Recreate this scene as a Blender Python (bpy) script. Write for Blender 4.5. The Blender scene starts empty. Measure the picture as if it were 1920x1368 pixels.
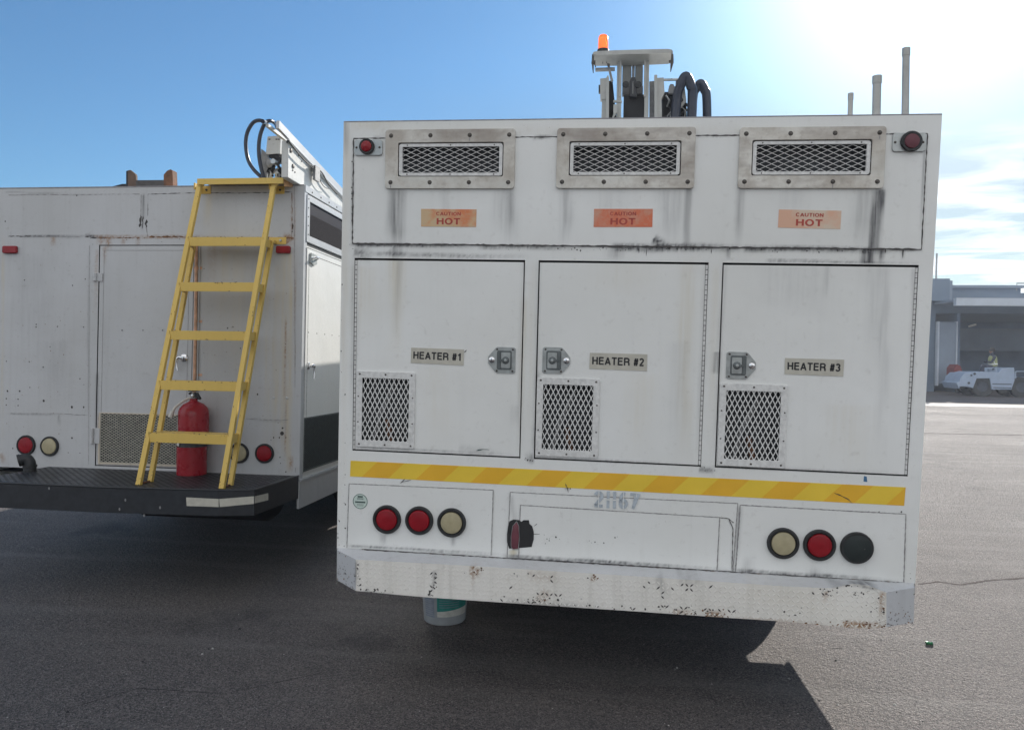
import bpy, math, random
import numpy as np
from math import radians as rad, sin, cos, pi
random.seed(7)
rng = np.random.default_rng(7)
sc = bpy.context.scene
COL = sc.collection

# ------------------------------------------------------------------ camera
F = 1450.0                      # focal length in photo pixels (1920 wide)
CAMZ = 1.5
def cam_axes(yaw, pitch, roll):
    cy, sy, cp, sp = cos(yaw), sin(yaw), cos(pitch), sin(pitch)
    f = np.array([sy*cp, cy*cp, sp]); r = np.array([cy, -sy, 0.0]); u = np.cross(r, f)
    cr, sr = cos(roll), sin(roll)
    return np.array([cr*r + sr*u, cr*u - sr*r, f]).T
YAW_A, PITCH_A, ROLL_A = -0.13220878, -0.05698338, 0.02311829
RW = cam_axes(YAW_A, rad(-0.8), rad(0.8))
CAM = np.array([0.0, 0.0, CAMZ])
cd = bpy.data.cameras.new('camera'); cam = bpy.data.objects.new('camera', cd); COL.objects.link(cam)
cd.sensor_width = 36.0; cd.lens = 36.0*F/1920.0; cd.clip_start = 0.05; cd.clip_end = 3000
import mathutils
M3 = mathutils.Matrix([[RW[i, 0], RW[i, 1], -RW[i, 2]] for i in range(3)])
cam.matrix_world = mathutils.Matrix.Translation(CAM.tolist()) @ M3.to_4x4()
sc.camera = cam

def ray(px, py): return RW @ np.array([(px-960.0)/F, (684.0-py)/F, 1.0])
def onplane(px, py, o, n):
    d = ray(px, py); return CAM + d*(((o-CAM) @ n)/(d @ n))
# truck A frame (heater truck): origin = left end of the body's lower rear edge
RTA = cam_axes(YAW_A, PITCH_A, ROLL_A)
RA = RW @ RTA.T
OA = CAM - RA @ np.array([1.20219623, -3.27754282, 1.02102360])
def XA(P): return OA + RA @ np.asarray(P, float)
def FA(px, py, off=0.0):        # photo pixel -> local point on A's rear face
    return RA.T @ (onplane(px, py, OA + RA @ np.array([0, -off, 0]), RA[:, 1]) - OA)
# truck B frame: origin = right end of the body's lower rear edge
xh = RW @ np.array([11800, -214, -1450.0]); xh /= np.linalg.norm(xh)
yh = RW @ np.array([178, -6, 1450.0]); yh -= xh*(yh @ xh); yh /= np.linalg.norm(yh)
RB = np.array([xh, yh, np.cross(xh, yh)]).T
OB = CAM + ray(560, 890)*5.15
def XB(P): return OB + RB @ np.asarray(P, float)
def FB(px, py, off=0.0): return RB.T @ (onplane(px, py, OB + RB @ np.array([0, -off, 0]), RB[:, 1]) - OB)
def SB(px, py, x=0.0): return RB.T @ (onplane(px, py, OB + RB @ np.array([x, 0, 0]), RB[:, 0]) - OB)
def PB(px, py, z): return RB.T @ (onplane(px, py, OB + RB @ np.array([0, 0, z]), RB[:, 2]) - OB)
def GR(px, py, z=0.0):
    d = ray(px, py); return CAM + d*((z-CAM[2])/d[2])
def WY(px, py, Y): return onplane(px, py, np.array([0, Y, 0.0]), np.array([0, 1.0, 0]))
def XW(P): return np.asarray(P, float)

# ------------------------------------------------------------------ sky and sun
SUN_PX = (1800, -215)
s = ray(*SUN_PX); s /= np.linalg.norm(s)
SUN_EL = math.asin(s[2]); SUN_AZ = math.atan2(s[0], s[1])     # azimuth from +Y towards +X
wd = bpy.data.worlds.new('World'); sc.world = wd; wd.use_nodes = True
nt = wd.node_tree; nt.nodes.clear(); N = nt.nodes.new; L = nt.links.new
out = N('ShaderNodeOutputWorld'); bg = N('ShaderNodeBackground'); sky = N('ShaderNodeTexSky')
sky.sky_type = 'NISHITA'; sky.sun_disc = False; sky.sun_elevation = SUN_EL; sky.sun_rotation = SUN_AZ
sky.altitude = 50; sky.air_density = 1.0; sky.dust_density = 0.35; sky.ozone_density = 3.0
bg.inputs['Strength'].default_value = 0.10
tc = N('ShaderNodeTexCoord'); sep = N('ShaderNodeSeparateXYZ'); L(tc.outputs['Generated'], sep.inputs[0])
def wm(op, a, b=None, c=None, clamp=False):
    n = N('ShaderNodeMath'); n.operation = op; n.use_clamp = clamp
    for i, v in enumerate((a, b, c)):
        if v is None: continue
        if isinstance(v, (int, float)): n.inputs[i].default_value = v
        else: L(v, n.inputs[i])
    return n.outputs[0]
zz = wm('ADD', wm('MAXIMUM', sep.outputs[2], 0.0), 0.07)
cu = wm('DIVIDE', sep.outputs[0], zz); cv = wm('DIVIDE', sep.outputs[1], zz)
cmb = N('ShaderNodeCombineXYZ'); L(cu, cmb.inputs[0]); L(wm('MULTIPLY', cv, 1.6), cmb.inputs[1])
cn = N('ShaderNodeTexNoise'); cn.inputs['Scale'].default_value = 1.5; cn.inputs['Detail'].default_value = 7; cn.inputs['Roughness'].default_value = 0.55
cn.inputs['Distortion'].default_value = 0.5
L(cmb.outputs[0], cn.inputs['Vector'])
cr = N('ShaderNodeMapRange'); cr.inputs['From Min'].default_value = 0.42; cr.inputs['From Max'].default_value = 0.62
L(cn.outputs[0], cr.inputs[0])
hm = N('ShaderNodeMapRange'); hm.interpolation_type = 'SMOOTHSTEP'   # clouds only low down
hm.inputs['From Min'].default_value = 0.30; hm.inputs['From Max'].default_value = 0.14; L(sep.outputs[2], hm.inputs[0])
am = N('ShaderNodeMapRange'); am.interpolation_type = 'SMOOTHSTEP'   # and only off to the east
am.inputs['From Min'].default_value = 0.1; am.inputs['From Max'].default_value = 0.35; L(sep.outputs[0], am.inputs[0])
cm = wm('MULTIPLY', wm('MULTIPLY', cr.outputs[0], hm.outputs[0]), am.outputs[0])
mx = N('ShaderNodeMix'); mx.data_type = 'RGBA'; L(wm('MULTIPLY', cm, 0.85), mx.inputs['Factor'])
tn = N('ShaderNodeMix'); tn.data_type = 'RGBA'; tn.blend_type = 'MULTIPLY'; tn.inputs['B'].default_value = (.52, .84, 1.0, 1)
dn = N('ShaderNodeVectorMath'); dn.operation = 'DOT_PRODUCT'; L(tc.outputs['Generated'], dn.inputs[0]); dn.inputs[1].default_value = s.tolist()
tn.inputs['Factor'].default_value = 1.0
hk = N('ShaderNodeMix'); hk.data_type = 'RGBA'; hk.blend_type = 'MULTIPLY'; hk.inputs['B'].default_value = (.92, .64, .52, 1); hg = N('ShaderNodeMapRange'); hg.interpolation_type = 'SMOOTHSTEP'; hg.inputs['From Min'].default_value = .72; hg.inputs['From Max'].default_value = .96; L(dn.outputs['Value'], hg.inputs[0]); hz_ = N('ShaderNodeMapRange'); hz_.interpolation_type = 'SMOOTHSTEP'; hz_.inputs['From Min'].default_value = .36; hz_.inputs['From Max'].default_value = .20; L(sep.outputs[2], hz_.inputs[0]); L(wm('MULTIPLY', hg.outputs[0], hz_.outputs[0]), hk.inputs['Factor'])
L(sky.outputs[0], tn.inputs['A']); L(tn.outputs['Result'], hk.inputs['A']); L(hk.outputs['Result'], mx.inputs['A']); mx.inputs['B'].default_value = (11.5, 11.8, 12.2, 1)
# unseen cloud bank added behind the camera to brighten the shaded rear panels
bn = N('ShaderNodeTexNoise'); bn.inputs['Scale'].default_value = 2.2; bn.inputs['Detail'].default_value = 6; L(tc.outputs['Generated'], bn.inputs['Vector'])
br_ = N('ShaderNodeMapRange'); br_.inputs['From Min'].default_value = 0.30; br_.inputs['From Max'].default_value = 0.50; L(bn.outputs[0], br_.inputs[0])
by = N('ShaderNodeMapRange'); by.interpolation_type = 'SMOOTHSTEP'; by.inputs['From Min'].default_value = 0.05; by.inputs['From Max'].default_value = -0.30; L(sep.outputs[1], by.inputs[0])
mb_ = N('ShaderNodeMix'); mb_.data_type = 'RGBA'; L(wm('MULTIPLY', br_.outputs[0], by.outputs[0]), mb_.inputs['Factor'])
# pale glow painted into the sky colour round the sun, for aureole and flare
ap = wm('MULTIPLY', wm('POWER', wm('MAXIMUM', dn.outputs['Value'], 0.0), 46.0), 9.0)
aa = N('ShaderNodeMix'); aa.data_type = 'RGBA'; aa.blend_type = 'ADD'; aa.inputs['Factor'].default_value = 1.0
av = N('ShaderNodeCombineXYZ')
for i_ in range(3): L(ap, av.inputs[i_])
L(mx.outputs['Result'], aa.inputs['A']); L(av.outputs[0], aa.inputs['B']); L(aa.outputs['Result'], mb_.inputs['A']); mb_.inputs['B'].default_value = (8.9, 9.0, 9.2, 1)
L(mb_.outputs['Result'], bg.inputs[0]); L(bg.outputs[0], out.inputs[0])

sl = bpy.data.lights.new('sun', 'SUN'); sl.energy = 5.0; sl.angle = rad(0.5); sl.color = (1.0, 0.94, 0.86)
so = bpy.data.objects.new('sun', sl); COL.objects.link(so)
so.rotation_euler = mathutils.Vector(s.tolist()).to_track_quat('Z', 'Y').to_euler()
sc.view_settings.view_transform = 'Standard'; sc.view_settings.look = 'None'
sc.view_settings.exposure = 0.30; sc.view_settings.gamma = 1.0
sc.render.engine = 'CYCLES'
sc.cycles.caustics_reflective = True
sc.cycles.blur_glossy = 0.3

# ------------------------------------------------------------------ materials
MATS = {}
class NB:
    def __init__(s, name):
        s.m = bpy.data.materials.new(name); s.m.use_nodes = True
        s.t = s.m.node_tree; s.p = s.t.nodes['Principled BSDF']; MATS[name] = s.m
        s.tc = s.t.nodes.new('ShaderNodeTexCoord')
    def n(s, ty, **kw):
        n = s.t.nodes.new(ty)
        for k, v in kw.items():
            if k.startswith('_'): setattr(n, k[1:], v)
            else: n.inputs[k.replace('_', ' ')].default_value = v
        return n
    def l(s, a, b): s.t.links.new(a, b)
    def mapped(s, scale=(1, 1, 1), rot=(0, 0, 0)):
        mp = s.n('ShaderNodeMapping'); mp.inputs['Scale'].default_value = scale; mp.inputs['Rotation'].default_value = rot
        s.l(s.tc.outputs['Object'], mp.inputs[0]); return mp.outputs[0]
    def noise(s, scale, detail=4, rough=.55, vec=None, dist=0.0):
        n = s.n('ShaderNodeTexNoise', Scale=scale, Detail=detail, Roughness=rough, Distortion=dist)
        s.l(vec if vec is not None else s.tc.outputs['Object'], n.inputs['Vector']); return n.outputs[0]
    def rng(s, v, a, b, c=0.0, d=1.0, smooth=False):
        n = s.n('ShaderNodeMapRange'); n.inputs['From Min'].default_value = a; n.inputs['From Max'].default_value = b
        n.inputs['To Min'].default_value = c; n.inputs['To Max'].default_value = d
        if smooth: n.interpolation_type = 'SMOOTHSTEP'
        s.l(v, n.inputs[0]); return n.outputs[0]
    def mix(s, f, a, b, blend='MIX'):
        n = s.n('ShaderNodeMix'); n.data_type = 'RGBA'; n.blend_type = blend
        for k, v in (('Factor', f), ('A', a), ('B', b)):
            i = n.inputs[k] if k == 'Factor' else n.inputs[k]
            if isinstance(v, (int, float)): i.default_value = v
            elif isinstance(v, tuple): i.default_value = (*v, 1) if len(v) == 3 else v
            else: s.l(v, i)
        return n.outputs['Result']
    def math(s, op, a, b=0.0, clamp=False):
        n = s.n('ShaderNodeMath'); n.operation = op; n.use_clamp = clamp
        for i, v in enumerate((a, b)):
            if isinstance(v, (int, float)): n.inputs[i].default_value = v
            else: s.l(v, n.inputs[i])
        return n.outputs[0]
    def bump(s, h, strength=.2, dist=.01):
        b = s.n('ShaderNodeBump', Strength=strength, Distance=dist); s.l(h, b.inputs['Height']); s.l(b.outputs[0], s.p.inputs['Normal'])
    def base(s, c):
        if isinstance(c, tuple): s.p.inputs['Base Color'].default_value = (*c, 1)
        else: s.l(c, s.p.inputs['Base Color'])
    def set(s, **kw):
        for k, v in kw.items():
            k = k.replace('_', ' ')
            if isinstance(v, (int, float, tuple)): s.p.inputs[k].default_value = v
            else: s.l(v, s.p.inputs[k])

def paint(name, col, rough=.36, wear=1.0, stain=True, vert=.5):
    b = NB(name)
    lo = b.noise(1.3, 5); fi = b.noise(38, 4)
    vs = b.noise(1.0, 6, .6, b.mapped((26, 26, .9)))
    lo2 = b.noise(.7, 3, .5, b.mapped((1.6, 1.6, .8)))
    c = b.mix(b.rng(lo, .35, .7, 0, .26*wear), col, (col[0]*.74, col[1]*.71, col[2]*.64))
    c = b.mix(b.rng(lo2, .42, .66, 0, .5*wear), c, (col[0]*.84, col[1]*.84, col[2]*.82))
    c = b.mix(b.rng(vs, .52, .78, 0, vert*wear*.45), c, (col[0]*.55, col[1]*.54, col[2]*.50))
    c = b.mix(b.rng(fi, .60, .78, 0, .22*wear), c, (col[0]*.5, col[1]*.47, col[2]*.43))
    sp = b.n('ShaderNodeTexVoronoi', Scale=24.0); b.l(b.tc.outputs['Object'], sp.inputs['Vector'])
    spk = b.math('MULTIPLY', b.rng(sp.outputs['Distance'], .045, .03), b.rng(b.noise(3.1, 2), .56, .62))
    c = b.mix(b.math('MULTIPLY', spk, .6*wear), c, (.09, .06, .045))
    if stain:
        at = b.n('ShaderNodeAttribute'); at.attribute_name = 'stain'
        sx = b.n('ShaderNodeSeparateColor'); b.l(at.outputs['Color'], sx.inputs[0])
        st = b.noise(1.0, 7, .7, b.mapped((60, 60, 2.5)))
        ff = b.math('MULTIPLY', sx.outputs[2], b.rng(st, .25, .6, .5, 1.0))
        c = b.mix(ff, c, (.55, .47, .30))
        ff = b.math('MULTIPLY', sx.outputs[0], b.rng(st, .25, .65, .45, 1.15), True)
        c = b.mix(ff, c, (.085, .085, .09))
        ff = b.math('MULTIPLY', sx.outputs[1], b.rng(b.noise(55, 5, .7), .35, .6, .2, 1.3), True)
        c = b.mix(ff, c, (.27, .135, .05))
        b.set(Roughness=b.math('ADD', b.rng(lo, .3, .7, rough-.05, rough+.12), b.math('MULTIPLY', sx.outputs[0], .3)))
    else:
        b.set(Roughness=b.rng(lo, .3, .7, rough-.05, rough+.12))
    b.base(c); b.set(Specular_IOR_Level=.45)
    b.bump(b.math('ADD', b.noise(2.6, 3), b.math('MULTIPLY', fi, .03)), .6, .016)
    return b
paint('white_paint', (.80, .81, .79), vert=.18)
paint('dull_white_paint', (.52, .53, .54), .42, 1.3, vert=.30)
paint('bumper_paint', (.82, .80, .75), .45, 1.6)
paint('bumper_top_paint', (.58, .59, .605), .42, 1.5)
paint('frame_aluminium', (.58, .52, .43), .42, 2.2)
paint('boom_paint', (.62, .63, .61), .45, 1.6)
paint('mast_paint', (.42, .43, .42), .45, 1.8)
paint('yellow_paint', (.72, .50, .12), .45, 1.3, vert=.3)
paint('silver_trim', (.50, .52, .54), .35, 1.0, False)
def plain(name, col, rough=.5, metal=0.0, var=.25, scale=30, bump=.0, spec=.5, **kw):
    b = NB(name); n = b.noise(scale, 5)
    b.base(b.mix(b.rng(n, .3, .7, 0, 1), tuple(c*(1-var) for c in col), tuple(min(1, c*(1+var)) for c in col)))
    b.set(Roughness=b.rng(n, .3, .7, max(0.02, rough-.06), rough+.08), Metallic=metal, Specular_IOR_Level=spec, **kw)
    if bump: b.bump(n, bump, .004)
    return b
b = NB('vent_frame_metal')
n1 = b.noise(7, 5, .6); n2 = b.noise(2.5, 4, .6, b.mapped((1, 1, 3))); n3 = b.noise(45, 4)
c = b.mix(b.rng(n1, .38, .62), (.46, .42, .36), (.66, .64, .58)); c = b.mix(b.rng(n2, .50, .68, 0, .75), c, (.27, .23, .20)); c = b.mix(b.rng(n3, .52, .75, 0, .35), c, (.25, .20, .15)); c = b.mix(b.rng(n2, .46, .32, 0, .7), c, (.60, .60, .55))
b.base(c); b.set(Roughness=.42, Metallic=.15)
plain('seam_dark', (.075, .070, .068), .8)
plain('seam_grey', (.26, .25, .25), .8)
plain('gap_black', (.026, .026, .027), .9)
plain('chip_dark', (.055, .05, .048), .7, var=.5)
plain('chip_rust', (.17, .085, .04), .85, var=.5)
plain('rubber', (.018, .019, .020), .55)
plain('black_plastic', (.020, .022, .026), .38)
plain('hose_rubber', (.022, .028, .045), .35)
plain('steel', (.45, .46, .45), .32, .85, .15)
plain('latch_steel', (.40, .42, .41), .38, .6, .2)
plain('latch_recess', (.13, .145, .145), .4, .4, .2)
plain('chrome', (.75, .75, .75), .12, 1.0, .05)
plain('bolt_dark', (.09, .08, .07), .5, .5)
plain('rusty_iron', (.16, .075, .04), .8, .1, .6, 14, .4)
plain('step_end', (.50, .27, .12), .7)
plain('rust_wood', (.105, .068, .048), .8, 0, .4, 12, .3)
plain('stripe_yellow', (.80, .56, .05), .42, 0, .05, 8)
plain('stripe_orange', (.78, .44, .03), .42, 0, .05, 8)
plain('sticker_beige', (.50, .48, .41), .5, 0, .10, 25)
plain('sticker_ink', (.022, .022, .024), .5)
plain('tag_white', (.62, .60, .54), .5, 0, .1, 25)
plain('sticker_green', (.56, .66, .60), .5, 0, .05)
plain('ink_green', (.06, .10, .09), .6)
plain('ink_red', (.42, .06, .04), .5)
plain('number_grey', (.43, .48, .52), .6, 0, .22, 55)
plain('blue_tape', (.05, .15, .28), .6)
plain('extinguisher_red', (.34, .014, .024), .28, 0, .12, 12)
plain('extinguisher_band', (.05, .05, .055), .4)
plain('mesh_white', (.66, .66, .64), .45, 0, .15, 60)
plain('mesh_cream', (.40, .39, .33), .5, .2, .3, 40)
plain('mesh_dark', (.10, .12, .12), .5, .3, .3, 40)
plain('cavity', (.045, .048, .052), .85, 0, .4, 9)
plain('window_glass', (.012, .014, .026), .6, 0, .2, 3, 0, .06)
plain('louvre_screen', (.022, .021, .025), 1.0, 0, .35, 120, 0, .1)
plain('undercarriage', (.018, .018, .020), .8, 0, .4, 12)
plain('hub_grey', (.25, .25, .25), .55, .4)
plain('conduit', (.58, .34, .22), .6, 0, .35, 20)
plain('bucket_plastic', (.30, .32, .33), .45, 0, .12, 14)
plain('bucket_teal', (.03, .22, .19), .45, 0, .2, 40)
plain('bucket_paper', (.55, .55, .50), .5, 0, .12, 40)
plain('bucket_blue', (.22, .25, .30), .5, 0, .15, 60)
plain('can_green', (.02, .16, .06), .3, .4)
plain('pebble', (.16, .15, .14), .85, 0, .4, 40)
plain('hangar_wall', (.165, .215, .28), .8, 0, .12, .6)
plain('hangar_panel', (.24, .29, .36), .7, 0, .12, .8)
plain('hangar_fascia', (.52, .57, .63), .6, 0, .08, 2)
plain('hangar_inside', (.20, .26, .36), .9, 0, .25, .5)
plain('tug_paint', (.34, .42, .54), .5, 0, .08, 4)
plain('tug_dark', (.05, .06, .08), .6)
plain('vest', (.30, .33, .14), .7)
plain('vest_band', (.8, .8, .75), .5)
plain('skin', (.35, .20, .14), .6)
plain('hair', (.03, .025, .02), .7)
plain('trousers', (.04, .045, .07), .8)
plain('cart_red', (.22, .04, .04), .6)
plain('galvanised', (.42, .43, .43), .5, .5, .15)
plain('stack_metal', (.36, .36, .34), .45, .3, .15, 15)

b = NB('caution_orange')
nz = b.noise(9, 5, .6); nf = b.noise(60, 4)
c = b.mix(b.rng(nz, .44, .60), (.60, .43, .25), (.66, .22, .09))
b.base(b.mix(b.rng(nf, .5, .75, 0, .4), c, (.52, .45, .33))); b.set(Roughness=.55)
b = NB('caution_red')
nz = b.noise(9, 5, .6); nf = b.noise(60, 4)
c = b.mix(b.rng(nz, .40, .56), (.60, .30, .20), (.66, .17, .08))
b.base(b.mix(b.rng(nf, .5, .75, 0, .3), c, (.55, .42, .33))); b.set(Roughness=.55)

b = NB('caution_faded_glare'); nz = b.noise(9, 5, .6)  # faded orange, paled further by sun glare put into the colour
b.base(b.mix(b.rng(nz, .44, .62), (.66, .54, .42), (.70, .42, .29))); b.set(Roughness=.55)
def lens(name, col, rough=.18):
    b = NB(name)
    v = b.n('ShaderNodeTexVoronoi', Scale=260.0); b.l(b.tc.outputs['Object'], v.inputs['Vector'])
    n = b.noise(20, 3)
    b.base(b.mix(b.rng(n, .3, .7), tuple(c*.75 for c in col), col))
    b.set(Roughness=rough, Specular_IOR_Level=.3); b.bump(v.outputs['Distance'], .15, .002)
lens('lens_red', (.29, .012, .020), .25)
lens('lens_dust_glare', (.17, .055, .070), .5)  # dust on the broken lamp; on the right marker, glare put into the colour
lens('lens_clear', (.44, .39, .25), .3)
lens('lens_dark', (.030, .038, .038), .3)
b = NB('beacon_amber'); b.base((1.0, .22, .03)); b.set(Roughness=.15, Transmission_Weight=.75)
b.set(Emission_Color=(1.0, .16, .03, 1), Emission_Strength=.55)

# asphalt: fine aggregate, patchy wear, tar lines
b = NB('asphalt')
vo = b.n('ShaderNodeTexVoronoi', Scale=190.0); b.l(b.tc.outputs['Object'], vo.inputs['Vector'])
vo2 = b.n('ShaderNodeTexVoronoi', Scale=48.0); b.l(b.tc.outputs['Object'], vo2.inputs['Vector'])
gr = b.noise(120, 4, .75); big = b.noise(.55, 6, .6); med = b.noise(5, 5)
strk = b.noise(1.0, 6, .6, b.mapped((.35, 3.2, 1), (0, 0, rad(14))))
vs_ = b.n('ShaderNodeSeparateColor'); b.l(vo.outputs['Color'], vs_.inputs[0])
c = b.mix(b.rng(vs_.outputs[0], 0.1, .95), (.045, .044, .044), (.245, .207, .192))
c = b.mix(b.rng(gr, .56, .72, 0, .7), c, (.030, .030, .031))
c = b.mix(b.rng(vs_.outputs[1], .92, .97, 0, .7), c, (.38, .35, .33))
c = b.mix(b.rng(vs_.outputs[2], .90, .96, 0, .75), c, (.022, .021, .021))
c = b.mix(b.rng(big, .35, .72, 0, .40), c, (.175, .158, .148))
c = b.mix(b.rng(med, .5, .8, 0, .30), c, (.035, .035, .036))
c = b.mix(b.rng(strk, .52, .74, 0, .55), c, (.25, .235, .22))
oil = b.noise(.9, 4, .6, b.mapped((1, 1, 1), (0, 0, 2)))
c = b.mix(b.rng(oil, .60, .70, 0, .45, True), c, (.028, .027, .027))
b.base(c)
b.set(Roughness=b.rng(b.math('ADD', gr, b.math('MULTIPLY', big, .4)), .45, 1.0, .62, .90), Specular_IOR_Level=.35)
hgt = b.math('ADD', b.math('MULTIPLY', vo2.outputs['Distance'], .8), b.math('ADD', b.math('MULTIPLY', vo.outputs['Distance'], .7), b.math('MULTIPLY', gr, .5)))
b.bump(hgt, 1.0, .014)
plain('tar_line', (.085, .07, .065), .95, 0, .4, 40, .3, .15)
plain('crack_fill', (.030, .028, .028), .95, 0, .3, 40, .3, .15)
b = NB('concrete'); n1 = b.noise(2, 6); n2 = b.noise(90, 3)
b.base(b.mix(b.rng(n1, .3, .7), (.42, .40, .37), (.55, .53, .49))); b.set(Roughness=.8); b.bump(n2, .4, .004)

# ------------------------------------------------------------------ mesh builder
def vnoise(x, y, seed=0):
    xi, yi = np.floor(x).astype(int), np.floor(y).astype(int); xf, yf = x-xi, y-yi
    def h(a, b):
        v = (a*374761393 + b*668265263 + seed*974634777) & 0xffffffff
        v = ((v ^ (v >> 13))*1274126177) & 0xffffffff
        return ((v ^ (v >> 16)) & 0xffff)/65535.0
    u, v = xf*xf*(3-2*xf), yf*yf*(3-2*yf)
    return (h(xi, yi)*(1-u)+h(xi+1, yi)*u)*(1-v) + (h(xi, yi+1)*(1-u)+h(xi+1, yi+1)*u)*v
def arr(*a): return np.array(a, float)
class MB:
    def __init__(s, xf=XW): s.v = []; s.f = []; s.m = []; s.c = {}; s.xf = xf; s.mats = []
    def mi(s, m):
        if m not in s.mats: s.mats.append(m)
        return s.mats.index(m)
    def add(s, vs, fs, m):
        k = len(s.v); s.v += [tuple(map(float, v)) for v in vs]
        s.f += [tuple(i+k for i in f) for f in fs]; s.m += [s.mi(m)]*len(fs); return k
    def poly(s, vs, m): s.add(vs, [tuple(range(len(vs)))], m)
    def box(s, a, b_, m):
        x0, y0, z0 = np.minimum(a, b_); x1, y1, z1 = np.maximum(a, b_)
        s.add([(x0,y0,z0),(x1,y0,z0),(x1,y1,z0),(x0,y1,z0),(x0,y0,z1),(x1,y0,z1),(x1,y1,z1),(x0,y1,z1)],
              [(0,3,2,1),(4,5,6,7),(0,1,5,4),(1,2,6,5),(2,3,7,6),(3,0,4,7)], m)
    def prism(s, pts, d, m, cap=True):       # pts: ring of 3-D points, d: extrusion vector (thickness, backwards)
        n = len(pts); a = [arr(*p) for p in pts]; b_ = [p+arr(*d) for p in a]
        fs = [(i, (i+1) % n, n+(i+1) % n, n+i) for i in range(n)]
        if cap: fs += [tuple(range(n))[::-1], tuple(range(n, 2*n))]
        s.add(a+b_, fs, m)
    def ring(s, outer, inner, d, m):         # frame between two loops of equal count, extruded
        n = len(outer); o = [arr(*p) for p in outer]; i_ = [arr(*p) for p in inner]; d = arr(*d)
        vs = o+i_+[p+d for p in o]+[p+d for p in i_]; fs = []
        for k in range(n):
            j = (k+1) % n
            fs += [(k, j, n+j, n+k), (2*n+k, 3*n+k, 3*n+j, 2*n+j), (k, 2*n+k, 2*n+j, j), (n+k, n+j, 3*n+j, 3*n+k)]
        s.add(vs, fs, m)
    def tube(s, pts, r, m, seg=10, caps=True):
        P = [arr(*p) for p in pts]; n = len(P); R_ = r if hasattr(r, '__len__') else [r]*n
        vs = []; prev = None
        for i in range(n):
            t = P[min(i+1, n-1)]-P[max(i-1, 0)]; t /= (np.linalg.norm(t)+1e-12)
            if prev is None:
                a = arr(0, 0, 1) if abs(t[2]) < .9 else arr(1, 0, 0)
            else: a = prev
            a = a - t*(a @ t); a /= np.linalg.norm(a); prev = a; b_ = np.cross(t, a)
            for k in range(seg):
                w = 2*pi*k/seg; vs.append(P[i]+R_[i]*(a*cos(w)+b_*sin(w)))
        fs = [(i*seg+k, i*seg+(k+1) % seg, (i+1)*seg+(k+1) % seg, (i+1)*seg+k) for i in range(n-1) for k in range(seg)]
        if caps: fs += [tuple(range(seg))[::-1], tuple((n-1)*seg+k for k in range(seg))]
        s.add(vs, fs, m)
    def bar(s, p0, p1, w, t, m, up=(0, -1, 0)):   # rectangular bar: w across, t along 'up'
        p0, p1, up = arr(*p0), arr(*p1), arr(*up); d = p1-p0; d /= np.linalg.norm(d)
        up = up-d*(up @ d); up /= np.linalg.norm(up); sd = np.cross(d, up)
        vs = [p+sd*a*w/2+up*b_*t/2 for p in (p0, p1) for a, b_ in ((-1,-1),(1,-1),(1,1),(-1,1))]
        s.add(vs, [(0,1,2,3),(7,6,5,4),(0,4,5,1),(1,5,6,2),(2,6,7,3),(3,7,4,0)], m)
    def lathe(s, o, ax, prof, m, seg=32, m_of=None):   # prof: (radius, height along ax)
        o = arr(*o); ax = arr(*ax); ax /= np.linalg.norm(ax)
        a = arr(0, 0, 1) if abs(ax[2]) < .9 else arr(1, 0, 0)
        a = a-ax*(a @ ax); a /= np.linalg.norm(a); b_ = np.cross(ax, a); k0 = len(s.v); n = len(prof)
        vs = [o+ax*h+r*(a*cos(2*pi*k/seg)+b_*sin(2*pi*k/seg)) for r, h in prof for k in range(seg)]
        for i in range(n-1):
            pass
        k = len(s.v); s.v += [tuple(v) for v in vs]
        for i in range(n-1):
            mm = s.mi(m_of[i] if m_of else m)
            for q in range(seg):
                s.f.append((k+i*seg+q, k+i*seg+(q+1) % seg, k+(i+1)*seg+(q+1) % seg, k+(i+1)*seg+q)); s.m.append(mm)
    def ribbon(s, pts, w, m, nrm=(0, -1, 0), jit=0.0, step=.008, taper=False, seed=0):
        nrm = arr(*nrm); P = [arr(*p) for p in pts]; Q = []
        for a, b_ in zip(P[:-1], P[1:]):
            k = max(1, int(np.linalg.norm(b_-a)/step)); Q += [a+(b_-a)*i/k for i in range(k)]
        Q.append(P[-1]); vs = []; r_ = random.Random(seed+len(Q)); n = len(Q)
        for i, q in enumerate(Q):
            t = Q[min(i+1, n-1)]-Q[max(i-1, 0)]; t /= (np.linalg.norm(t)+1e-12); sd = np.cross(t, nrm)
            ww = w*(1+jit*r_.uniform(-1, 1)); sh = w*jit*r_.uniform(-.4, .4)
            if taper: ww *= min(1, 2.5*(1-abs(2*i/max(1, n-1)-1))+.15)
            vs += [q+sd*(sh+ww/2), q+sd*(sh-ww/2)]
        s.add(vs, [(2*i, 2*i+1, 2*i+3, 2*i+2) for i in range(n-1)], m)
    def grid(s, q, res, m, stainf=None, thick=None, hole=None):   # q: BL, BR, TR, TL ; subdivided sheet with stains
        q = [arr(*p) for p in q]
        nu = max(1, int(np.linalg.norm(q[1]-q[0])/res)); nv = max(1, int(np.linalg.norm(q[3]-q[0])/res))
        U, V = np.meshgrid(np.linspace(0, 1, nu+1), np.linspace(0, 1, nv+1))
        P = (q[0]*((1-U)*(1-V))[..., None]+q[1]*(U*(1-V))[..., None]+q[2]*(U*V)[..., None]+q[3]*((1-U)*V)[..., None]).reshape(-1, 3)
        fs = [(j*(nu+1)+i, j*(nu+1)+i+1, (j+1)*(nu+1)+i+1, (j+1)*(nu+1)+i) for j in range(nv) for i in range(nu)]
        k = s.add(P, fs, m)
        if stainf is not None:
            C = stainf(P)
            for i in range(len(P)): s.c[k+i] = C[i]
        return k
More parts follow.
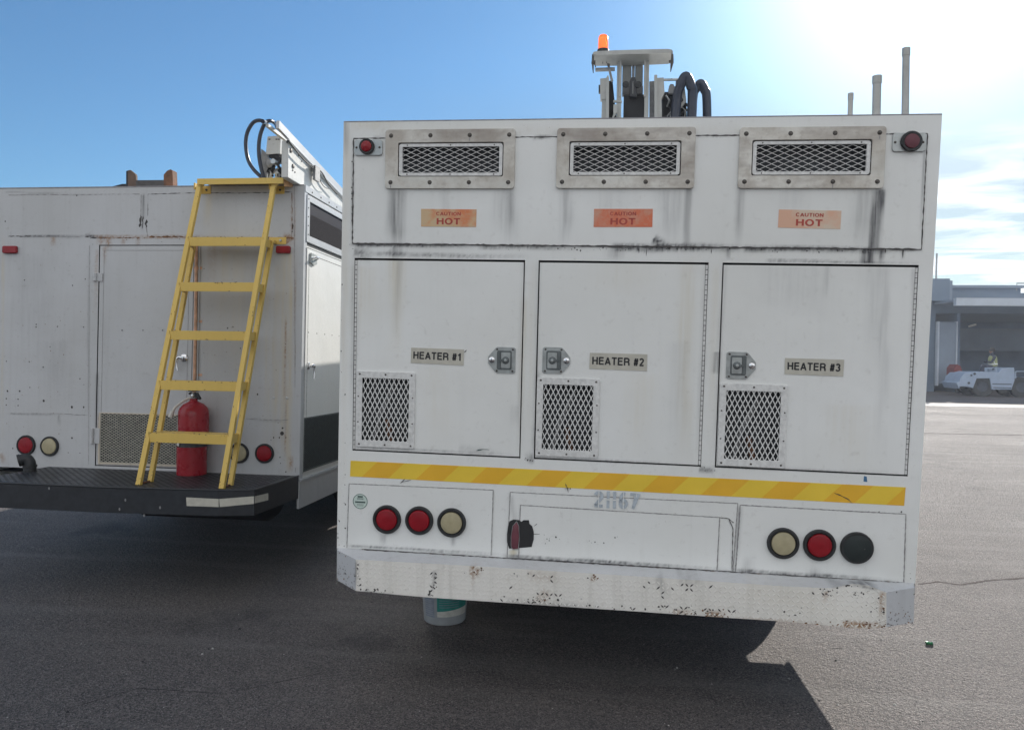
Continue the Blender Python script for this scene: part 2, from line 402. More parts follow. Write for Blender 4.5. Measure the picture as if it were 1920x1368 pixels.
    def build(s, name, parent=None, bevel=0.0, smooth=35, label=None, loc=None):
        me = bpy.data.meshes.new(name)
        V = np.array([s.xf(v) for v in s.v]) if s.v else np.zeros((0, 3))
        o3 = np.array(parent['_o']) if parent is not None and '_o' in parent else (np.array(loc) if loc is not None else np.zeros(3))
        V = V-o3
        me.from_pydata(V.tolist(), [], s.f)
        for m in s.mats: me.materials.append(MATS[m])
        me.polygons.foreach_set('material_index', s.m)
        if s.c:
            ca = me.color_attributes.new('stain', 'FLOAT_COLOR', 'POINT'); A = np.zeros((len(s.v), 4)); A[:, 3] = 1
            for i, c in s.c.items(): A[i, :3] = c
            ca.data.foreach_set('color', A.ravel())
        me.update(); me.validate()
        if smooth:
            me.shade_smooth(); me.set_sharp_from_angle(angle=rad(smooth))
        o = bpy.data.objects.new(name, me); COL.objects.link(o)
        if parent is not None: o.parent = parent
        else: o.location = o3.tolist()
        if parent is not None and '_o' in parent: o['_o'] = list(map(float, o3))
        else: o['_o'] = list(map(float, o3))
        if bevel:
            md = o.modifiers.new('bevel', 'BEVEL'); md.width = bevel; md.segments = 2; md.limit_method = 'ANGLE'; md.angle_limit = rad(40)
        if label: o['label'] = label
        return o
def thing(name, label, cat, loc, group=None):
    o = bpy.data.objects.new(name, None); COL.objects.link(o); o.location = list(map(float, loc)); o.empty_display_size = .2
    o['_o'] = list(map(float, loc)); o['label'] = label; o['category'] = cat
    if group: o['group'] = group
    return o
def tag(o, label, cat, group=None):
    o['label'] = label; o['category'] = cat
    if group: o['group'] = group
    return o
_tx = {}
def text2d(body, offset=.02):
    key = (body, offset)
    if key in _tx: return _tx[key]
    cu_ = bpy.data.curves.new('t', 'FONT'); cu_.body = body; cu_.size = 1; cu_.offset = offset; cu_.resolution_u = 4
    ob = bpy.data.objects.new('t', cu_); COL.objects.link(ob)
    dg = bpy.context.evaluated_depsgraph_get(); me = bpy.data.meshes.new_from_object(ob.evaluated_get(dg))
    V = np.array([v.co[:2] for v in me.vertices]); Fc = [tuple(p.vertices) for p in me.polygons]
    V -= V.min(0); V /= V.max(0)
    bpy.data.objects.remove(ob); bpy.data.curves.remove(cu_); bpy.data.meshes.remove(me)
    _tx[key] = (V, Fc); return V, Fc
def arc(cx, cy, rx, ry, a0, a1, n=10): return [(cx+rx*cos(rad(a0+(a1-a0)*k/n)), cy+ry*sin(rad(a0+(a1-a0)*k/n))) for k in range(n+1)]
T2 = .085                                                          # half-ish stroke inset of a bold grotesque capital, cap height 1
GL = {'H': (.72, [[(.09, 0), (.09, 1)], [(.63, 0), (.63, 1)], [(.09, .52), (.63, .52)]]),
      'E': (.66, [[(.09, 0), (.09, 1)], [(.09, .08), (.64, .08)], [(.09, .53), (.60, .53)], [(.09, .92), (.63, .92)]]),
      'A': (.74, [[(.06, 0), (.37, .96)], [(.68, 0), (.37, .96)], [(.18, .30), (.56, .30)]]),
      'T': (.66, [[(.33, 0), (.33, 1)], [(0, .92), (.66, .92)]]),
      'R': (.72, [[(.09, 0), (.09, 1)], [(.09, .92), (.42, .92)]+arc(.40, .70, .23, .22, 90, -90)+[(.09, .48)], [(.40, .48)]+arc(.44, .30, .19, .17, 90, 0, 5)+[(.65, 0)]]),
      'C': (.74, [arc(.38, .5, .30, .43, 40, 320, 22)]), 'O': (.80, [arc(.40, .5, .32, .43, 0, 360, 26)]),
      'U': (.72, [[(.09, 1), (.09, .34)]+arc(.36, .34, .27, .27, 180, 360, 12)+[(.63, 1)]]), 'I': (.20, [[(.10, 0), (.10, 1)]]),
      'N': (.72, [[(.09, 0), (.09, 1)], [(.63, 0), (.63, 1)], [(.10, .95), (.62, .05)]]),
      '#': (.58, [[(.12, 0), (.22, .96)], [(.36, 0), (.46, .96)], [(0, .32), (.54, .32)], [(.04, .64), (.58, .64)]]),
      '1': (.50, [[(.34, 0), (.34, 1)], [(.34, .90), (.22, .76), (.08, .73)]]),
      '2': (.58, [arc(.29, .70, .21, .22, 165, -25, 12)+[(.10, .08)], [(.04, .08), (.56, .08)]]),
      '6': (.60, [arc(.30, .30, .21, .22, 0, 360, 24), arc(.34, .42, .25, .50, 185, 75, 10)]), '7': (.56, [[(.02, .92), (.54, .92), (.24, 0)]]),
      '3': (.58, [arc(.28, .72, .20, .20, 160, -90, 12), arc(.28, .29, .22, .22, 90, -165, 12)]), ' ': (.28, [])}
def glyphs(body, st=.205):
    V, Fc, x = [], [], 0.0
    for ch in body:
        w, strokes = GL[ch]
        for ln in strokes:
            P = [arr(a+x, c_) for a, c_ in ln]; closed = len(P) > 20 and np.linalg.norm(P[0]-P[-1]) < 1e-3; k = len(V); n = len(P)
            for i in range(n):
                if closed: t = P[(i+1) % (n-1)]-P[(i-1) % (n-1)]
                else: t = P[min(i+1, n-1)]-P[max(i-1, 0)]
                t = t/(np.linalg.norm(t)+1e-9); nr = arr(-t[1], t[0]); mt = 1.0
                if 0 < i < n-1:
                    d0 = P[i]-P[i-1]; d0 = d0/np.linalg.norm(d0); mt = 1/max(.5, abs(d0 @ t))
                V += [P[i]+nr*st/2*mt, P[i]-nr*st/2*mt]
            Fc += [(k+2*i, k+2*i+1, k+2*i+3, k+2*i+2) for i in range(n-1)]
        x += w+.13
    V = np.array(V); V -= V.min(0); V /= V.max(0); return V, Fc
def put_text(mb, body, q, m, offset=.02, off=(0, -.0006, 0)):     # q: BL, BR, TR, TL of the text block
    V, Fc = glyphs(body) if all(ch in GL for ch in body) else text2d(body, offset); q = [arr(*p) for p in q]; off = arr(*off)
    P = [q[0]*(1-u)*(1-v)+q[1]*u*(1-v)+q[2]*u*v+q[3]*(1-u)*v+off for u, v in V]
    mb.add(P, Fc, m)
def rrect(x0, x1, z0, z1, r, y=0.0, n=5):
    P = []
    for cx, cz, a0 in ((x1-r, z0+r, -90), (x1-r, z1-r, 0), (x0+r, z1-r, 90), (x0+r, z0+r, 180)):
        for k in range(n+1):
            a = rad(a0+90*k/n); P.append((cx+r*cos(a), y, cz+r*sin(a)))
    return P
def sub(p, dy): return (p[0], p[1]+dy, p[2])
def lozenges(mb, fn, nu, nv, pitch, m, chips=None, size=.0105, wid=.0032, h=.0011, cm='chip_dark'):
    # fn(u,v) -> (P, e1, e2, normal) ; raised tread bars in alternating directions
    for i in range(nu):
        for j in range(nv):
            u, v = (i+.5)*pitch, (j+.5)*pitch
            r = fn(u, v)
            if r is None: continue
            P, e1, e2, nr = r; sg = 1 if (i+j) % 2 == 0 else -1
            a = (e1+e2*sg)/math.sqrt(2); b_ = np.cross(nr, a)
            mm = m; sc_ = 1.0
            if chips is not None and random.random() < chips(P): mm = cm; sc_ = random.uniform(.8, 1.25)
            c = P
            mb.add([c-a*size*sc_, c-b_*wid, c+a*size*sc_, c+b_*wid, c+nr*h-a*size*.5*sc_, c+nr*h+a*size*.5*sc_],
                   [(0,1,4),(1,2,5,4),(2,3,5),(3,0,4,5)], mm)
def diamonds(mb, x0, x1, z0, z1, dx, dz, w, t, y, m, P=lambda x, y, z: (x, y, z)):
    # two families of strands; cell dx wide, dz high
    sl_ = dz/dx
    for sg in (1, -1):
        k0 = (z0 - sg*sl_*(x1 if sg > 0 else x0))-dz; k1 = (z1 - sg*sl_*(x0 if sg > 0 else x1))+dz
        k = math.floor(k0/dz)*dz
        while k < k1:
            xa, xb = x0, x1; za, zb = sg*sl_*xa+k, sg*sl_*xb+k
            pts = []
            lo_, hi_ = (z0-k)/(sg*sl_), (z1-k)/(sg*sl_)
            if lo_ > hi_: lo_, hi_ = hi_, lo_
            xa, xb = max(x0, lo_), min(x1, hi_)
            if xb-xa > 1e-4:
                p0, p1 = arr(*P(xa, y+.0006*sg, sg*sl_*xa+k)), arr(*P(xb, y+.0006*sg, sg*sl_*xb+k))
                up = arr(*P(xa, y-1, sg*sl_*xa+k))-arr(*P(xa, y, sg*sl_*xa+k))
                mb.bar(p0, p1, w, t, m, up)
            k += dz

# ------------------------------------------------------------------ ground
def ground():
    g = MB(); S = 900
    g.poly([(-S, -S, 0), (S, -S, 0), (S, S, 0), (-S, S, 0)], 'asphalt'); o = g.build('tarmac', smooth=0); o['kind'] = 'structure'
    c = MB(); y0 = GR(1800, 762)[1]
    c.box((-60, y0, -.02), (90, y0+1.6, .006), 'concrete'); o = c.build('pavement', smooth=0); o['kind'] = 'structure'
    # sealed joints and cracks
    c = MB(); sd = 0
    for pts, w, m in (([(1722, 1095), (1760, 1090), (1800, 1096), (1850, 1088), (1925, 1083)], .020, 'tar_line'),
                      ([(1560, 1215), (1580, 1214)], .004, 'crack_fill'),
                      ([(1700, 776), (1925, 779)], .06, 'tar_line'), ([(1700, 811), (1925, 816)], .10, 'tar_line'),
                      ([(120, 1330), (260, 1290), (420, 1300), (600, 1262)], .003, 'crack_fill')):
        P = [GR(*p)+arr(0, 0, .0015) for p in pts]; sd += 1
        c.ribbon(P, w, m, (0, 0, 1), .5, .03, seed=sd)
    o = c.build('road_cracks', smooth=0); o['kind'] = 'structure'
ground()

# ------------------------------------------------------------------ stain maps (dirt that has its own shape)
def stainmap(items, frame):
    # item: (px0,py0,px1,py1,width_px,strength,channel[,fade]) ; a smudge along a line in photo pixels put on the face once
    S = []
    for it in items:
        a, b_ = frame(it[0], it[1]), frame(it[2], it[3]); sc_ = .0036 if frame is FB else .0023
        S.append((a, b_, it[4]*sc_, it[5], it[6], it[7] if len(it) > 7 else .5))
    def fn(P):
        C = np.zeros((len(P), 3))
        for a, b_, w, st, ch, fade in S:
            d = (b_-a)[[0, 2]]; Ln = np.linalg.norm(d); d = d/Ln; n = arr(-d[1], d[0])
            q = P[:, [0, 2]]-a[[0, 2]]; t = (q @ d)/Ln; u = q @ n
            wob = (vnoise(P[:, 0]*9+3, P[:, 2]*9, ch+3)-.5)*w*.35
            e = np.exp(-(((u+wob)/(w/2))**2)**1.3)
            end = np.clip((t+.03)/.06, 0, 1)*np.clip((1.03-t)/max(.04, fade), 0, 1)
            ns = .55+.9*(vnoise(P[:, 0]*140, P[:, 2]*(6 if abs(d[1]) > .5 else 140), ch)-.25)
            C[:, ch] += 1.35*st*e*end*np.clip(ns, 0, 1.4)
        return np.clip(C, 0, 1)
    return fn

# ================================================================== TRUCK A : heater truck, rear towards us
A0 = XA((1.22, 0, 0)); A0 = arr(A0[0], A0[1], 0)
A = thing('utility_truck', 'large white box truck with three numbered heater doors and yellow striped tape', 'truck', A0)
D1, D2, D3 = (.062, .812), (.870, 1.572), (1.628, 2.387)
DZ0, DZ1 = .432, 1.279
TLa, TRa, BLa, BRa = FA(644.4, 229.7), FA(1766.6, 215.6), FA(631.5, 1028), FA(1716, 1094)
W, HT = 2.44, 1.864
def edge_x(left, z):
    (a, b_) = (BLa, TLa) if left else (BRa, TRa); t = (z-a[2])/(b_[2]-a[2]); return a[0]+(b_[0]-a[0])*t
SA = [(690, 500, 684, 640, 60, .16, 2, .6), (1180, 495, 1176, 560, 120, .10, 2, .6), (1500, 500, 1495, 600, 120, .10, 0, .6), (820, 690, 815, 845, 60, .10, 2), (1200, 700, 1190, 870, 60, .12, 2), (1600, 760, 1590, 885, 80, .12, 2), (667, 490, 660, 838, 14, .25, 0, .3), (1010, 495, 1000, 855, 8, .25, 0, .3), (1357, 497, 1341, 874, 9, .25, 0, .3), (1324, 497, 1309, 872, 9, .25, 0, .3), (981, 495, 972, 850, 8, .22, 0, .3), (668, 839, 972, 853, 6, .35, 0), (1003, 856, 1310, 873, 6, .35, 0), (1342, 874, 1698, 889, 6, .4, 0), (700, 250, 1740, 240, 20, .10, 2), (960, 930, 975, 1040, 10, .25, 0), (1388, 950, 1380, 1068, 8, .3, 0), (745, 356, 742, 464, 30, .62, 0, .3), (958, 356, 955, 462, 24, .30, 0), (835, 356, 835, 420, 16, .14, 0), (940, 356, 938, 440, 30, .14, 0),
      (1064, 356, 1058, 462, 20, .34, 0), (1290, 352, 1287, 464, 11, .62, 0, .1), (1262, 356, 1260, 462, 44, .22, 0), (1150, 356, 1150, 410, 60, .10, 0),
      (1390, 356, 1384, 464, 14, .35, 0), (1648, 356, 1640, 466, 16, 1.3, 0, .02), (1625, 356, 1620, 466, 40, .25, 0), (1480, 356, 1480, 400, 50, .10, 0),
      (662, 459, 900, 462, 7, .75, 0), (900, 463, 1100, 465, 8, .6, 0), (1150, 465, 1420, 465, 13, .85, 0), (1400, 466, 1727, 470, 10, .75, 0),
      (1225, 448, 1250, 462, 14, .8, 0), (664, 470, 700, 480, 22, .5, 0), (700, 476, 1000, 482, 8, .45, 0), (735, 465, 748, 486, 26, .5, 0),
      (1635, 468, 1630, 494, 26, .95, 0, .02), (1655, 468, 1653, 494, 8, .8, 0), (1693, 470, 1692, 488, 4, .7, 0), (1365, 466, 1365, 488, 8, .4, 0), (1440, 488, 1720, 494, 5, .5, 0),
      (664, 262, 660, 455, 5, .5, 0), (1734, 262, 1726, 460, 6, .4, 0), (700, 262, 725, 262, 10, .4, 0), (1000, 258, 1040, 256, 7, .6, 0), (1305, 257, 1380, 255, 5, .4, 0),
      (745, 486, 738, 690, 30, .34, 2, .9), (748, 486, 742, 640, 12, .22, 0, .9), (1290, 492, 1280, 870, 26, .22, 2, .4), (1270, 640, 1268, 860, 40, .10, 0),
      (1660, 498, 1650, 860, 18, .20, 0, .6), (1640, 498, 1632, 700, 30, .12, 0), (1552, 498, 1549, 560, 8, .2, 0), (1010, 700, 1002, 850, 10, .35, 0, .2),
      (1345, 660, 1342, 700, 14, .5, 0, .1), (982, 560, 975, 840, 12, .25, 2), (965, 760, 962, 800, 14, .2, 0), (652, 240, 640, 1000, 12, .16, 2), (1716, 500, 1703, 880, 8, .3, 0),
      (655, 1022, 950, 1040, 6, .6, 0), (950, 1042, 1380, 1068, 8, .75, 0), (1380, 1070, 1700, 1090, 10, .7, 0), (720, 1000, 718, 1022, 12, .3, 0), (850, 1005, 850, 1025, 8, .35, 0),
      (1060, 905, 1068, 920, 8, .7, 0), (960, 1030, 965, 1040, 18, .5, 2, .1), (1000, 858, 985, 862, 20, .5, 0), (1310, 880, 1345, 884, 10, .6, 0),
      (1520, 1085, 1530, 1060, 30, .25, 0), (660, 232, 760, 230, 26, .25, 2), (648, 225, 650, 300, 14, .3, 0), (1400, 1075, 1405, 1040, 20, .2, 0),
      (1000, 500, 990, 850, 14, .12, 2), (1343, 500, 1330, 870, 14, .12, 2), (860, 840, 940, 848, 16, .18, 0), (1150, 466, 1150, 490, 30, .3, 0)]
stA = stainmap(SA, FA)
def sheetA(mb, x0, x1, z0, z1, m='white_paint', y=0.0, res=.0075, q=None):
    q = q or [(x0, y, z0), (x1, y, z0), (x1, y, z1), (x0, y, z1)]
    mb.grid(q, res, m, stA)
VENTS = [((722, 243), (966, 241), (964, 353), (722, 354), (747, 268), (944, 266), (943, 330), (745, 332)),
         ((1045, 240), (1305, 238), (1301, 352), (1042, 354), (1068, 265), (1278, 264), (1276, 328), (1066, 331)),
         ((1387, 238), (1663, 237), (1657, 352), (1384, 354), (1411, 262), (1637, 262), (1632, 328), (1409, 330))]
LEN_A = 4.9
SKB = -.175                      # skirt bottom (local)
b = MB(XA)
lz = lambda z: (edge_x(True, z), 0, z)
rz = lambda z: (edge_x(False, z), 0, z)
ztop = (TLa[2]+TRa[2])/2
# rear face sheets around door openings
g_ = .0
def vent_open():
    o = []
    for v in VENTS:
        q = [FA(*p) for p in v[4:]]; o.append((np.mean([q[0][0], q[3][0]])-.006, np.mean([q[1][0], q[2][0]])+.006, np.mean([q[2][2], q[3][2]])-.006, np.mean([q[0][2], q[1][2]])+.006))
    return o
holes = vent_open(); hz0 = min(h[2] for h in holes); hz1 = max(h[3] for h in holes)
ex = edge_x
sheetA(b, 0, 0, 0, 0, q=[(ex(True, DZ1), 0, DZ1), (ex(False, DZ1), 0, DZ1), (ex(False, hz0), 0, hz0), (ex(True, hz0), 0, hz0)])
sheetA(b, 0, 0, 0, 0, q=[(ex(True, hz1), 0, hz1), (ex(False, hz1), 0, hz1), TRa, TLa])
sheetA(b, 0, 0, 0, 0, q=[(ex(True, hz0), 0, hz0), (holes[0][0], 0, hz0), (holes[0][0], 0, hz1), (ex(True, hz1), 0, hz1)])
sheetA(b, holes[0][1], holes[1][0], hz0, hz1); sheetA(b, holes[1][1], holes[2][0], hz0, hz1)
sheetA(b, 0, 0, 0, 0, q=[(holes[2][1], 0, hz0), (ex(False, hz0), 0, hz0), (ex(False, hz1), 0, hz1), (holes[2][1], 0, hz1)])
sheetA(b, 0, 0, 0, 0, q=[lz(0)[:1]+(0, BLa[2]), (BRa[0], 0, BRa[2]), (edge_x(False, DZ0), 0, DZ0), (edge_x(True, DZ0), 0, DZ0)])
sheetA(b, 0, 0, 0, 0, q=[lz(DZ0), (D1[0], 0, DZ0), (D1[0], 0, DZ1), lz(DZ1)])
sheetA(b, D1[1], D2[0], DZ0, DZ1); sheetA(b, D2[1], D3[0], DZ0, DZ1)
sheetA(b, 0, 0, 0, 0, q=[(D3[1], 0, DZ0), rz(DZ0), rz(DZ1), (D3[1], 0, DZ1)])
for x0, x1 in (D1, D2, D3):       # door recess: dark jamb and back
    for q in ([(x0, 0, DZ0), (x0, .06, DZ0), (x0, .06, DZ1), (x0, 0, DZ1)], [(x1, 0, DZ0), (x1, .06, DZ0), (x1, .06, DZ1), (x1, 0, DZ1)],
              [(x0, 0, DZ1), (x1, 0, DZ1), (x1, .06, DZ1), (x0, .06, DZ1)], [(x0, 0, DZ0), (x1, 0, DZ0), (x1, .06, DZ0), (x0, .06, DZ0)],
              [(x0, .06, DZ0), (x1, .06, DZ0), (x1, .06, DZ1), (x0, .06, DZ1)]): b.poly(q, 'gap_black')
# sides, roof, front, floor
xl0, xl1, xr0, xr1 = BLa[0], TLa[0], BRa[0], TRa[0]; yF = LEN_A
def sideA(x_at, flip):
    arch = []
    zb = SKB
    pr = [(0, zb), (1.48, zb)]; cy, cz, r = 2.2, -.15, .62
    for k in range(13):
        a = pi-pi*k/12; pr.append((cy+r*cos(a)*1.1, max(zb, cz+r*sin(a))))
    pr += [(2.92, zb), (yF, zb), (yF, HT), (0, ztop)]
    vs = [(x_at(z), y, z) for y, z in pr]; b.poly(vs if flip else vs[::-1], 'white_paint')
sideA(lambda z: edge_x(True, z), True); sideA(lambda z: edge_x(False, z), False)
b.poly([TLa, TRa, (TRa[0], yF, HT), (TLa[0], yF, HT)], 'white_paint')
b.poly([(xl0, yF, SKB), (xr0, yF, SKB), (xr1, yF, HT), (xl1, yF, HT)], 'white_paint')
b.poly([(xl0+.01, .02, .08), (xr0-.01, .02, .08), (xr0-.01, yF, .08), (xl0+.01, yF, .08)], 'undercarriage')
# roof lip and edge mouldings
b.tube([TLa+arr(0, .004, .002), TRa+arr(0, .004, .002)], .0045, 'seam_grey', 6)
for k in range(5):               # side panel seams
    y = .06+k*.95
    for lf, sx in ((True, -1), (False, 1)):
        b.ribbon([(edge_x(lf, .1)+sx*.0008, y, .12), (edge_x(lf, 1.7)+sx*.0008, y, HT-.06)], .006, 'seam_grey', (sx, 0, 0), .3, .05)
# chips, scuffs, scratches on the rear face
def chipsA(mb, lst, m='chip_dark', y=-.0008):
    for (px, py, w, h, n) in lst:
        for k in range(n):
            x, z = FA(px+random.gauss(0, w), py+random.gauss(0, h))[[0, 2]]; r = random.uniform(.0012, .004)
            a0 = random.uniform(0, 6); pts = []
            for q in range(6): rr = r*random.uniform(.5, 1.2); pts.append((x+rr*cos(a0-q*1.05), y, z+rr*1.3*sin(a0-q*1.05)))
            mb.poly(pts, m)
chipsA(b, [(1065, 912, 3, 6, 9), (1065, 935, 2, 3, 1), (640, 600, 1, 150, 5), (645, 900, 2, 60, 8), (636, 1000, 2, 20, 6), (985, 860, 10, 2, 10), (1325, 880, 10, 2, 6), (700, 1025, 30, 2, 20), (1230, 1064, 90, 3, 45), (1500, 1078, 100, 3, 45),
           (1480, 960, 90, 2, 12), (1690, 1000, 2, 40, 8)])
chipsA(b, [(660, 380, 1, 50, 20), (1190, 466, 120, 2, 40), (1560, 470, 80, 2, 20)])
for P, w, sd in (([(760, 897), (754, 903), (750, 906)], .003, 1), ([(753, 903), (772, 899)], .002, 2), ([(1570, 925), (1590, 935), (1598, 943)], .003, 3), ([(1563, 923), (1580, 930)], .002, 5),
                 ([(1060, 905), (1064, 915), (1066, 923)], .003, 8)):
    b.ribbon([FA(*p)+arr(0, -.0032, 0) for p in P], w, 'seam_dark', jit=.5, taper=True, seed=sd)
# irregular caulk drips under the upper panel
for (x, ln) in ((1198, 8), (1202, 6), (1212, 14), (1208, 7), (1262, 4), (1334, 10), (1160, 5), (1028, 3), (1660, 9), (1693, 18)):
    b.ribbon([FA(x, 466)+arr(0, -.0008, 0), FA(x-.3, 466+ln)+arr(0, -.0008, 0)], .004, 'seam_dark', jit=.4, taper=True, seed=x)
b.build('body', A)

# upper panel: slightly raised sheet with three vent openings
UP = (.053, 2.394, 1.341, 1.792)
b = MB(XA); ty = -.004
holes = []
for v in VENTS:
    q = [FA(*p) for p in v[4:]]; holes.append((np.mean([q[0][0], q[3][0]])-.006, np.mean([q[1][0], q[2][0]])+.006, np.mean([q[2][2], q[3][2]])-.006, np.mean([q[0][2], q[1][2]])+.006))
hz0 = min(h[2] for h in holes); hz1 = max(h[3] for h in holes)
UPL, UPR = lambda z: FA(662.5, 360)[0]+(.0 if 1 else 0), lambda z: FA(1732.5, 360)[0]
xa, xb_, za, zb = UPL(0), UPR(0), UP[2], UP[3]
sheetA(b, xa, xb_, za, hz0, y=ty); sheetA(b, xa, xb_, hz1, zb, y=ty)
cuts = [xa]+[c for h in holes for c in h[:2]]+[xb_]
for i in range(0, 8, 2): sheetA(b, cuts[i], cuts[i+1], hz0, hz1, y=ty)
for k, q in enumerate(([(xa, za), (xb_, za)], [(xa, zb), (xb_, zb)], [(xa, za), (xa, zb)], [(xb_, za), (xb_, zb)])):
    b.ribbon([(q[0][0], ty-.0008, q[0][1]), (q[1][0], ty-.0008, q[1][1])], (.0055, .0045, .005, .004)[k], 'seam_dark', jit=.55, seed=k, step=.012)
b.build('upper_panel', A, label='wide upper panel with a sooty seam along its lower edge')

for vi, v in enumerate(VENTS):
    q = [FA(*p, .016) for p in v]
    x0, x1 = np.mean([q[0][0], q[3][0]]), np.mean([q[1][0], q[2][0]]); z0, z1 = np.mean([q[2][2], q[3][2]]), np.mean([q[0][2], q[1][2]])
    i0, i1 = np.mean([q[4][0], q[7][0]]), np.mean([q[5][0], q[6][0]]); j0, j1 = np.mean([q[6][2], q[7][2]]), np.mean([q[4][2], q[5][2]])
    root = MB(XA); y = -.016
    root.ring(rrect(x0, x1, z0, z1, .012, y), rrect(i0, i1, j0, j1, .008, y), (0, .0115, 0), 'vent_frame_metal')
    fr = root.build('exhaust_vent', A, bevel=.002)
    for t in (0.045, .352, .655, .955):
        for zz_ in (z0+.026, z1-.026):
            bo = MB(XA); xx = x0+(x1-x0)*t; bo.lathe((xx, y+.002, zz_), (0, -1, 0), [(.0095, 0), (.0095, .002), (.0058, .0022), (.0058, .006), (.003, .0072), (0, .0072)], 'bolt_dark', 12)
            bo.ribbon([(xx, y-.0006, zz_-.009), (xx, y-.0006, zz_-.009-random.uniform(.006, .02))], .004, 'seam_grey', jit=.4, taper=True, seed=int(t*100)); bo.build('bolt', fr)
    gr_ = MB(XA)
    a0, a1, c0, c1 = i0+.004, i1-.004, j0+.004, j1-.004; w = .014
    gr_.ring(rrect(a0, a1, c0, c1, .01, -.012), rrect(a0+w, a1-w, c0+w*.9, c1-w*.9, .003, -.012), (0, .012, 0), 'mesh_white')
    diamonds(gr_, a0+w, a1-w, c0+w*.9, c1-w*.9, .0475, .0215, .0021, .0012, -.004, 'mesh_white')
    for t in (.08, .5, .92):
        for zz_ in (c0+.006, c1-.006): gr_.lathe((a0+(a1-a0)*t, -.012, zz_), (0, -1, 0), [(.003, 0), (.0028, .0015), (0, .002)], 'bolt_dark', 8)
    gr_.build('vent_grille', fr)
    cv_ = MB(XA)
    for qq in ([(a0, .07, c0), (a1, .07, c0), (a1, .07, c1), (a0, .07, c1)], [(a0, .0, c0), (a0, .07, c0), (a0, .07, c1), (a0, 0, c1)], [(a1, 0, c0), (a1, .07, c0), (a1, .07, c1), (a1, 0, c1)],
               [(a0, 0, c1), (a1, 0, c1), (a1, .07, c1), (a0, .07, c1)], [(a0, 0, c0), (a1, 0, c0), (a1, .07, c0), (a0, .07, c0)]): cv_.poly(qq, 'cavity')
    cv_.build('vent_core', fr)

# caution stickers
for (c4, m) in (([(790, 392), (894, 393), (893, 426), (790, 425)], 'caution_orange'), ([(1114, 392), (1224, 392), (1223, 426), (1113, 426)], 'caution_red'), ([(1460, 393), (1577, 395.5), (1575, 430), (1458, 427)], 'caution_faded_glare')):
    q = [FA(*p)+arr(0, ty-.0012, 0) for p in c4]; b = MB(XA)
    b.prism([q[3], q[2], q[1], q[0]], (0, .001, 0), m)
    at = lambda u, v: q[3]*(1-u)*(1-v)+q[2]*u*(1-v)+q[1]*u*v+q[0]*(1-u)*v
    put_text(b, 'HOT', [at(.285, .12), at(.71, .12), at(.71, .50), at(.285, .50)], 'ink_red', .045)
    put_text(b, 'CAUTION', [at(.275, .63), at(.72, .63), at(.72, .84), at(.275, .84)], 'ink_red', .03)
    b.build('caution_sticker', A)

# marker lamps high on the corners
for (plate, cx, cy, r, lensm) in (([(666, 263), (719, 263), (718, 293), (666, 292)], 690, 276.5, 14.5, 'lens_red'), ([(1672, 251), (1736, 250), (1734, 285), (1671, 286)], 1706, 267, 17.5, 'lens_dust_glare')):  # right lens greyed in its colour to carry the sun glare
    q = [FA(*p) for p in plate]; x0, x1 = np.mean([q[0][0], q[3][0]]), np.mean([q[1][0], q[2][0]]); z0, z1 = np.mean([q[2][2], q[3][2]]), np.mean([q[0][2], q[1][2]])
    b = MB(XA); b.prism(rrect(x0, x1, z0, z1, .012, -.012), (0, .008, 0), 'latch_steel')
    for t in (.08, .9): b.lathe((x0+(x1-x0)*t, -.012, (z0+z1)/2), (0, -1, 0), [(.005, 0), (.0045, .003), (0, .004)], 'bolt_dark', 10)
    ml = b.build('marker_lamp', A, bevel=.0015)
    c_ = FA(cx, cy); R_ = r*.00228
    b = MB(XA); b.lathe((c_[0], -.012, c_[2]), (0, -1, 0), [(R_, 0), (R_, .010), (R_*.92, .014), (R_*.70, .012)], 'rubber', 28); b.build('bezel', ml)
    b = MB(XA); b.lathe((c_[0], -.012, c_[2]), (0, -1, 0), [(R_*.72, .010), (R_*.68, .016), (R_*.4, .021), (0, .023)], lensm, 28); b.build('lens', ml)

